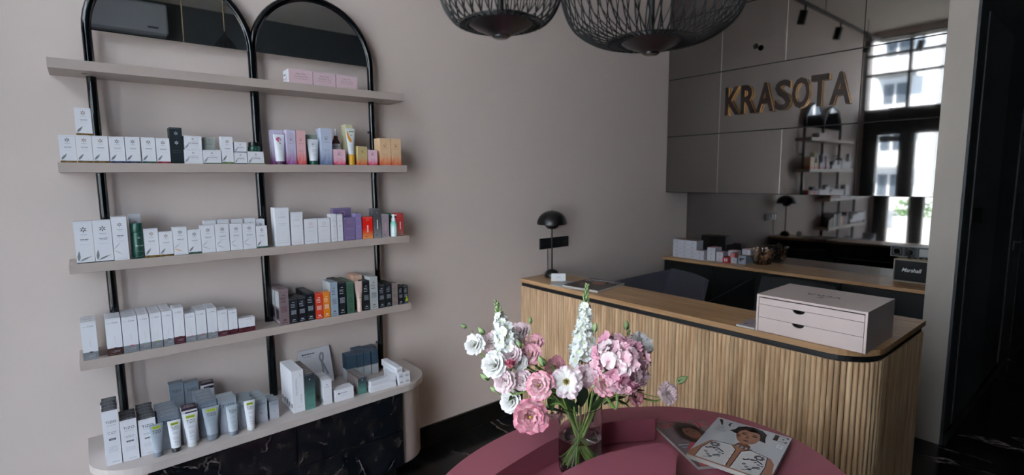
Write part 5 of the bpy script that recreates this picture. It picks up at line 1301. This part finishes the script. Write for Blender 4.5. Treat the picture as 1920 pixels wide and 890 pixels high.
pet = {'white': petal_mat('petal_white', 'd6dccc', 'e6e2e2'), 'blush': petal_mat('petal_blush', 'e6dcd8', 'e2c2cc', (.5, 1)), 'pink': petal_mat('petal_pink', 'ecdcd8', 'cf8296', (.45, 1.05)),
       'rose': petal_mat('petal_rose', 'f0dad2', 'c8788e', (.3, .95)), 'coral': petal_mat('petal_coral', 'd88c90', 'c4627a', (.2, .9)), 'open': petal_mat('petal_open', 'eeeae6', 'd8b8c4', (.7, 1.1)),
       'mauve': petal_mat('petal_mauve', 'b89a92', 'b0848c', (.3, 1)), 'hydr': petal_mat('petal_hydrangea', 'd9a5b4', 'e6c4cd', (.1, 1)), 'hydr2': petal_mat('petal_hydrangea_pale', 'e2c0c8', 'eadcde', (.1, 1)), 'hydr3': petal_mat('petal_hydrangea_deep', 'c07c94', 'd8a2b4', (.1, 1)), 'snap': petal_mat('petal_snap', 'cdd6b4', 'e4e6e2', (.0, .5))}
green = mat('stem_green', '7c9a52', .45); gdark = mat('leaf_dark', '1c3020', .45); gmid = mat('leaf_mid', '3c5a30', .5); glight = mat('bud_green', '8ea672', .5); gyel = mat('stamen', 'b8a03c', .6); geye = mat('flower_eye', '5a5e24', .6)
def petal(mb, mm, R, L, W, az, tilt, curl, rr, ruff=.06, cup=.25):
    """one curved petal: base at the flower's axis, opening outwards"""
    nu, nv = 6, 6; vs = []; uv = []
    ph = rr.uniform(0, 6)
    for j in range(nv+1):
        v = j/nv
        wv = W*math.sin(min(1, v*1.25+.12)*PI*.5)**.8*(1-.28*max(0, v-.75)*4*.5)
        ang = tilt+curl*v
        # integrate along petal
        r = R+L*v*math.sin(tilt+curl*v*.5); z = L*v*math.cos(tilt+curl*v*.5)
        for i in range(nu+1):
            u = i/nu-.5
            lx = u*wv*2; e = (abs(u)*2)**2
            ruf = ruff*L*math.sin(ph+u*11+v*2)*v*v
            rr_ = r-cup*L*e*.35*math.sin(ang)+ruf*math.cos(ang); zz = z+cup*L*e*.5*v*math.cos(ang+1.2)*1+ruf
            a = az
            vs.append((rr_*math.cos(a)-lx*math.sin(a), rr_*math.sin(a)+lx*math.cos(a), zz)); uv.append((u+.5, max(v, .001)))
    fs = [(j*(nu+1)+i, j*(nu+1)+i+1, (j+1)*(nu+1)+i+1, (j+1)*(nu+1)+i) for j in range(nv) for i in range(nu)]
    mb.add(vs, fs, mm, uv)
def bloom_mesh(kind, seed):
    """double lisianthus about 1 unit in radius, axis +z"""
    rr = random.Random(seed); m = MB(); mm = pet[kind]
    if kind == 'open': layers = [(7, .08, 1.0, .40, 1.15, .35), (6, .05, .8, .34, .95, .35)]
    elif kind == 'coral': layers = [(5, .05, 1.25, .45, .35, .35), (4, .02, 1.1, .35, .15, .2)]
    elif kind == 'mauve': layers = [(7, .05, 1.1, .42, 1.5, .5), (6, .03, 1.0, .40, 1.0, .5)]
    else: layers = [(6, .10, 1.02, .50, 1.05, .45), (6, .07, .92, .46, .78, .40), (5, .05, .82, .40, .52, .35), (4, .03, .66, .32, .28, .3), (3, .01, .5, .24, .1, .2)]
    for li, (n, R, L, W, ti, cu) in enumerate(layers):
        for k in range(n):
            petal(m, mm, R, L*rr.uniform(.9, 1.08), W, 2*PI*k/n+li*.55+rr.uniform(-.15, .15), ti+rr.uniform(-.12, .12), cu, rr, .10, .3)
    if kind == 'open':
        m.ball((0, 0, .16), .13, geye, 10, 6)
        for k in range(9): m.ball((.17*math.cos(k*.7), .17*math.sin(k*.7), .2), .05, gyel, 6, 4)
    elif kind in ('rose', 'pink'): m.ball((0, 0, .40), .08, gyel, 8, 5)
    me = m.mesh('bloom', True); return me
def calyx_mesh():
    m = MB(); m.lathe([(.06, -.25), (.16, -.15), (.22, .0), (.16, .12)], gmid, 10)
    for k in range(5):
        a = 2*PI*k/5; c, s_ = math.cos(a), math.sin(a)
        m.add([(.15*c-.06*s_, .15*s_+.06*c, -.1), (.15*c+.06*s_, .15*s_-.06*c, -.1), (.42*c, .42*s_, .25)], [(0, 1, 2), (0, 2, 1)], gmid)
    return m.mesh('calyx', True)
calyx_me = calyx_mesh()
protos = {}
CENT = Vector((1.0, -1.35, .80)); CAMV = Vector((0, -2.3, 1.409))
def stem_curve(p, d, thick=.0022, end=None):
    """bent stem from flower p (heading back along d) through the vase mouth to its foot"""
    rr = random.Random(int(p[0]*9999)+int(p[2]*777)); p = Vector(p)
    out_ = Vector((p.x-VX, p.y-VY, 0)); o2 = out_.normalized() if out_.length > .02 else Vector((0, 0, 0))
    mouth = Vector((VX, VY, TZ+VH-.03))+o2*min(.034, out_.length*.35)
    foot = end or Vector((VX, VY, TZ+.022))-o2*.032+Vector((rr.uniform(-.012, .012), rr.uniform(-.012, .012), 0))
    a = p-Vector(d)*.02; b = p-Vector(d)*.05+Vector((0, 0, -.02)); c = mouth+(p-mouth)*.32+Vector((0, 0, .035))
    pts = [a, b, c, mouth, (mouth+foot)/2, foot]
    res = []
    for i in range(len(pts)-1):
        p0 = pts[max(i-1, 0)]; p1 = pts[i]; p2 = pts[i+1]; p3 = pts[min(i+2, len(pts)-1)]
        for k in range(5):
            t_ = k/5; res.append(.5*((2*p1)+(-p0+p2)*t_+(2*p0-5*p1+4*p2-p3)*t_*t_+(-p0+3*p1-3*p2+p3)*t_**3))
    return res+[pts[-1]]
def place(me, name, parent, p, d, s, roll=0.0):
    o = bpy.data.objects.new(name, me); COL.objects.link(o)
    q_ = Vector(d).to_track_quat('Z', 'Y')@Matrix.Rotation(roll, 4, 'Z').to_quaternion()
    o.rotation_mode = 'QUATERNION'; o.rotation_quaternion = q_; o.location = p; o.scale = (s, s, s); o.parent = parent
    if parent: o.matrix_parent_inverse = Matrix.Translation(parent.location).inverted()
    return o
def leaf_blade(mb, p, d, L, W, mm, droop=.3):
    p = Vector(p); d = Vector(d).normalized(); side = d.cross(Vector((0, 0, 1)))
    side = side.normalized() if side.length > .05 else Vector((1, 0, 0)); up = side.cross(d)
    n = 7; vs = []
    for k in range(n+1):
        t_ = k/n; w = W*math.sin(PI*min(1, t_*.92+.06))**.8; c = p+d*L*t_+Vector((0, 0, -1))*droop*L*t_*t_
        vs += [c-side*w+up*w*.25, c, c+side*w+up*w*.25]
    mb.add(vs, [(3*k+i, 3*k+i+1, 3*k+i+4, 3*k+i+3) for k in range(n) for i in range(2)], mm)
fi = 0
for kind, p, r, lab in FLOWERS:
    fi += 1; p = Vector(p); d = (p-CENT).normalized()*.65+(CAMV-p).normalized()*.95
    if kind == 'mauve': d = Vector((-.1, -.5, -.75))
    if kind == 'coral': d = Vector((-.1, .0, 1))
    if lab.startswith('largest'): d = (CAMV-p).normalized()+Vector((-.1, -.1, -.25))
    if kind == 'open': d = (CAMV-p).normalized()+Vector((.0, 0, -.15))
    d.normalize()
    key = (kind, fi % 2); 
    if key not in protos: protos[key] = bloom_mesh(kind, fi*7)
    t = thing('lisianthus' if kind != 'open' else 'open_lisianthus', lab, 'flower', tuple(p), 0, 'flowers in the glass vase')
    s_ = r*(1.2 if kind not in ('coral', 'mauve') else 1.05)
    c0 = p-d*r*.35
    place(protos[key], 'bloom', t, c0, d, s_, fi*1.3); place(calyx_me, 'calyx', t, c0-d*r*.1, d, s_)
    m = MB(); pts = stem_curve(c0, d); m.tube(pts, .0028, green, 7); 
    wpart(m, 'stem', t, smooth=True)
    if fi % 3 == 0:
        m = MB(); i_ = 7; dd = (pts[i_]-pts[i_+1]).normalized(); side = Vector((dd.y, -dd.x, .1)); leaf_blade(m, pts[i_], side*(1 if fi % 2 else -1)+dd, .05, .011, gmid); wpart(m, 'leaf', t)
bud_m = MB(); bud_m.lathe([(.15, -1.3), (.45, -1.0), (.62, -.5), (.60, .1), (.42, .6), (.15, 1.0), (.02, 1.15)], glight, 10)
for k in range(5):
    a = 2*PI*k/5; c, s_ = math.cos(a), math.sin(a); bud_m.add([(.5*c-.2*s_, .5*s_+.2*c, -1.0), (.5*c+.2*s_, .5*s_-.2*c, -1.0), (.78*c, .78*s_, .2)], [(0, 1, 2), (0, 2, 1)], gmid)
bud_me = bud_m.mesh('bud', True)
for p, r, lab in BUDS:
    p = Vector(p); d = (p-CENT).normalized(); d = (d+Vector((0, 0, .4))).normalized()
    if 'lone upright' in lab or 'standing above' in lab: d = Vector((0.05, 0, 1))
    if 'far left' in lab: d = Vector((-.7, .2, .45)).normalized()
    t = thing('flower_bud', lab, 'bud', tuple(p), 0, 'flowers in the glass vase')
    place(bud_me, 'bud', t, p, d, r); m = MB(); m.tube(stem_curve(p-d*r, d), .0013, green, 6); wpart(m, 'stem', t, smooth=True)
# hydrangea: a ball of four-petalled florets
hc = Vector((1.06, -1.454, .908)); HR = .080
t = thing('hydrangea', 'large round pink hydrangea head in the right half of the bouquet', 'flower', tuple(hc), 0, 'flowers in the glass vase')
def floret(seed):
    rr = random.Random(seed); m = MB()
    for k in range(4):
        a = k*PI/2+rr.uniform(-.1, .1); petal(m, pet[['hydr', 'hydr2', 'hydr3', 'hydr'][seed % 4]], .02, 1.0*rr.uniform(.9, 1.15), .66, a, .85+rr.uniform(-.3, .3), .6, rr, .13, .3)
    m.ball((0, 0, .1), .09, mat('floret_eye', 'c98aa0', .6), 6, 4)
    return m.mesh('floret', True)
fl3 = [floret(k) for k in range(4)]; rr = random.Random(3); N = 96
for k in range(N):
    ph = math.acos(1-2*(k+.5)/N); th = k*2.39996
    d = Vector((math.sin(ph)*math.cos(th), math.sin(ph)*math.sin(th), math.cos(ph)))
    if d.z < -.80: continue
    rad = HR*(.84+rr.uniform(-.12, .12)); sq = Vector((d.x, d.y, d.z*.96))
    place(fl3[k % 4], 'floret', t, hc+sq*rad, (d+Vector((rr.uniform(-.45, .45), rr.uniform(-.45, .45), rr.uniform(-.45, .45)))).normalized(), .0190*rr.uniform(.9, 1.25), rr.uniform(0, 3))
m = MB(); m.ball(tuple(hc), HR*.80, mat('hydrangea_core', '9c6678', .8), 16, 12); wpart(m, 'flower_core', t, smooth=True)
m = MB(); m.tube(stem_curve(hc-Vector((0, 0, HR*.7)), Vector((.2, 0, .8))), .0042, green, 8); wpart(m, 'stem', t, smooth=True)
# snapdragon spikes
def snap_floret(seed):
    rr = random.Random(seed); m = MB()
    for k in range(5): petal(m, pet['snap'], .05, 1.0, .5, k*2*PI/5+.2, .75 if k < 3 else .35, .9, rr, .12, .3)
    m.lathe([(.12, -.3), (.22, 0), (.26, .3)], pet['snap'], 8); return m.mesh('floret', True)
sn = [snap_floret(k) for k in range(3)]
def spike(tip, base, wbase, n, lab, seed):
    rr = random.Random(seed); tip = Vector(tip); base = Vector(base); ax = (tip-base)
    t = thing('snapdragon', lab, 'flower', tuple(base), 0, 'flowers in the glass vase')
    m = MB(); pts = [tip+ax*.01]+[base+ax*(1-k/6) for k in range(1, 7)]; pts += stem_curve(base, ax.normalized())[1:]; m.tube(pts, [.0012]+[.0022]*(len(pts)-1), green, 7); wpart(m, 'stem', t, smooth=True)
    for k in range(n):
        f = k/(n-1); c = base+ax*f; w = wbase*(1-f)**.75+.002; a = k*2.4
        s0 = ax.orthogonal().normalized(); s1 = ax.normalized().cross(s0); out_ = s0*math.cos(a)+s1*math.sin(a)
        if f < .72: place(sn[k % 3], 'floret', t, c+out_*w*rr.uniform(.5, .75), (out_+ax.normalized()*.35+Vector((rr.uniform(-.2, .2),)*3)).normalized(), w*.62*rr.uniform(.8, 1.15)+.003, rr.uniform(0, 3))
        else: place(bud_me, 'bud', t, c+out_*(w*.5+.002), (out_*.6+ax.normalized()).normalized(), .0042+.006*(1-f), 0)
spike((1.050, -1.348, 1.114), (1.020, -1.360, .905), .030, 72, 'tall white snapdragon spike with green tip left of the hydrangea', 1)
spike((.852, -1.193, 1.072), (.866, -1.228, .935), .033, 44, 'shorter white snapdragon spike with green tip in the left cluster', 2)
# dark foliage over the vase mouth
LV = [((.972, -1.385, .775), (-.4, -.1, .6), .10, .016, 0), ((1.0, -1.40, .765), (.35, -.2, .75), .11, .019, 0), ((.985, -1.37, .77), (.1, -.3, .9), .10, .018, 0), ((1.02, -1.39, .77), (.5, .1, .6), .10, .017, 0),
      ((.96, -1.37, .77), (-.7, .1, .45), .09, .015, 0), ((.95, -1.36, .80), (-.6, .2, .7), .10, .013, 0), ((1.0, -1.42, .79), (-.1, -.5, .7), .09, .016, 1), ((1.03, -1.43, .80), (.6, -.5, .4), .07, .012, 1),
      ((.90, -1.30, .85), (-.7, -.1, .3), .07, .012, 1), ((.87, -1.28, .83), (-.8, -.2, .1), .06, .011, 1), ((.93, -1.27, .90), (.2, -.2, .9), .06, .010, 1), ((1.10, -1.45, .82), (.8, -.3, .1), .06, .010, 1),
      ((.93, -1.33, .82), (-.35, -.4, -.1), .055, .011, 1), ((.975, -1.40, .80), (-.25, -.3, .75), .10, .016, 0), ((1.01, -1.41, .75), (.15, -.1, .95), .11, .017, 0)]
LEAFL = ['dark leaf left of centre over the vase mouth', 'broad dark leaf right of centre over the vase', 'dark upright leaf directly above the vase mouth', 'dark leaf leaning right above the vase rim', 'dark leaf pointing left over the vase rim', 'narrow dark leaf rising left towards the pink blooms', 'mid green leaf below the green-eyed flower', 'mid green leaf reaching right under the hydrangea', 'mid green leaf deep in the left cluster', 'mid green leaf beside the low white bloom', 'upright mid green leaf behind the rose pink bloom', 'mid green leaf at the right, below the hydrangea', 'mid green leaf just left of the vase rim', 'long dark leaf in front of the stems', 'tallest dark leaf standing in the vase mouth']
for i, (p, d, L, W, k) in enumerate(LV):
    m = MB(); leaf_blade(m, p, d, L, W, gmid if k else gdark, .15)
    o = m.build('leaf_sprig', None, smooth=True)
    tag(o, LEAFL[i], 'leaf', 'loose leaves in the bouquet')

# ------------------------------------------------------------------ wire pendant lamps
wire_m = mat('lamp_wire_black', '030405', .6)
def pendant(x, y, zb_, prof, rd, nw, lab, twist=.45):
    t = thing('wire_pendant', lab, 'pendant lamp', (x, y, zb_), 0, 'wire pendant lamps')
    H = prof[-1][1]
    def rad(z):
        for (r0, z0), (r1, z1) in zip(prof[:-1], prof[1:]):
            if z <= z1: q_ = (z-z0)/(z1-z0); return r0+(r1-r0)*q_
        return prof[-1][0]
    # smooth the profile
    zs = []; pz = [p_[1] for p_ in prof]; pr_ = [p_[0] for p_ in prof]
    S_ = []
    for i in range(len(prof)-1):
        p0 = Vector(prof[max(i-1, 0)]); p1 = Vector(prof[i]); p2 = Vector(prof[i+1]); p3 = Vector(prof[min(i+2, len(prof)-1)])
        for k in range(4):
            t_ = k/4; S_.append(.5*((2*p1)+(-p0+p2)*t_+(2*p0-5*p1+4*p2-p3)*t_*t_+(-p0+3*p1-3*p2+p3)*t_**3))
    S_.append(Vector(prof[-1]))
    m = MB(); n = len(S_)
    pts = [(s_[0]*math.cos(twist*i/n), s_[0]*math.sin(twist*i/n), s_[1]) for i, s_ in enumerate(S_)]
    m.tube(pts, .0012, wire_m, 4); w1 = m.mesh('wire', True)
    m = MB(); m.tube([(a, -b, c) for a, b, c in pts], .0012, wire_m, 4); w2 = m.mesh('wire', True)
    for k in range(nw):
        o = bpy.data.objects.new('wire', w1 if k % 2 else w2); COL.objects.link(o); o.parent = t; o.rotation_euler.z = 2*PI*k/nw
    m = MB(); m.lathe([(.0, -.002), (.016, -.002), (.022, .002), (rd*.85, .012), (rd, .018), (rd, .024), (rd*.8, .026), (.0, .026)], mat('lamp_disc_black', '14100f', .3), 40, caps=False); m.build('lamp_disc', t, True)
    m = MB(); m.lathe([(.010, -.006), (.014, -.004), (.014, .001), (.010, .002)], mat('lamp_lens', '1a1c20', .08), 24); m.build('lens', t, True)
    for s0 in (S_[1], S_[3]):
        m = MB(); m.tube([((s0[0])*math.cos(a*PI/20), (s0[0])*math.sin(a*PI/20), s0[1]) for a in range(41)], .0016, wire_m, 5); m.build('hoop', t, True)
    m = MB(); m.tube([((S_[-1][0])*math.cos(a*PI/12), (S_[-1][0])*math.sin(a*PI/12), H) for a in range(25)], .002, wire_m, 6); m.build('top_hoop', t, True)
    m = MB(); m.tube([(0, 0, .02), (0, 0, H)], .005, wire_m, 8); m.lathe([(S_[-1][0]+.002, H-.004), (S_[-1][0]+.002, H+.006), (.006, H+.03)], wire_m, 20); m.build('core_rod', t, True)
    m = MB(); m.tube([(0, 0, H+.02), (0, 0, ZC-zb_-.02)], .0022, mat('lamp_cable', 'a08a68', .5), 6); m.build('cable', t)
    m = MB(); m.lathe([(.05, ZC-zb_-.025), (.05, ZC-zb_-.001)], wire_m, 28); m.build('ceiling_rose', t, True)
    return t
pendant(.546, -1.613, 1.640, [(.052, .016), (.072, .018), (.088, .034), (.098, .058), (.103, .095), (.104, .15), (.100, .22), (.088, .30), (.07, .37), (.035, .42), (.012, .44)], .054, 72, 'smaller black wire cage pendant lamp on the left')
pendant(.797, -1.725, 1.628, [(.052, .016), (.086, .018), (.117, .030), (.143, .052), (.158, .090), (.164, .14), (.161, .21), (.150, .32), (.132, .43), (.105, .54), (.075, .63), (.04, .69), (.012, .72)], .054, 92, 'bigger black wire cage pendant lamp on the right')
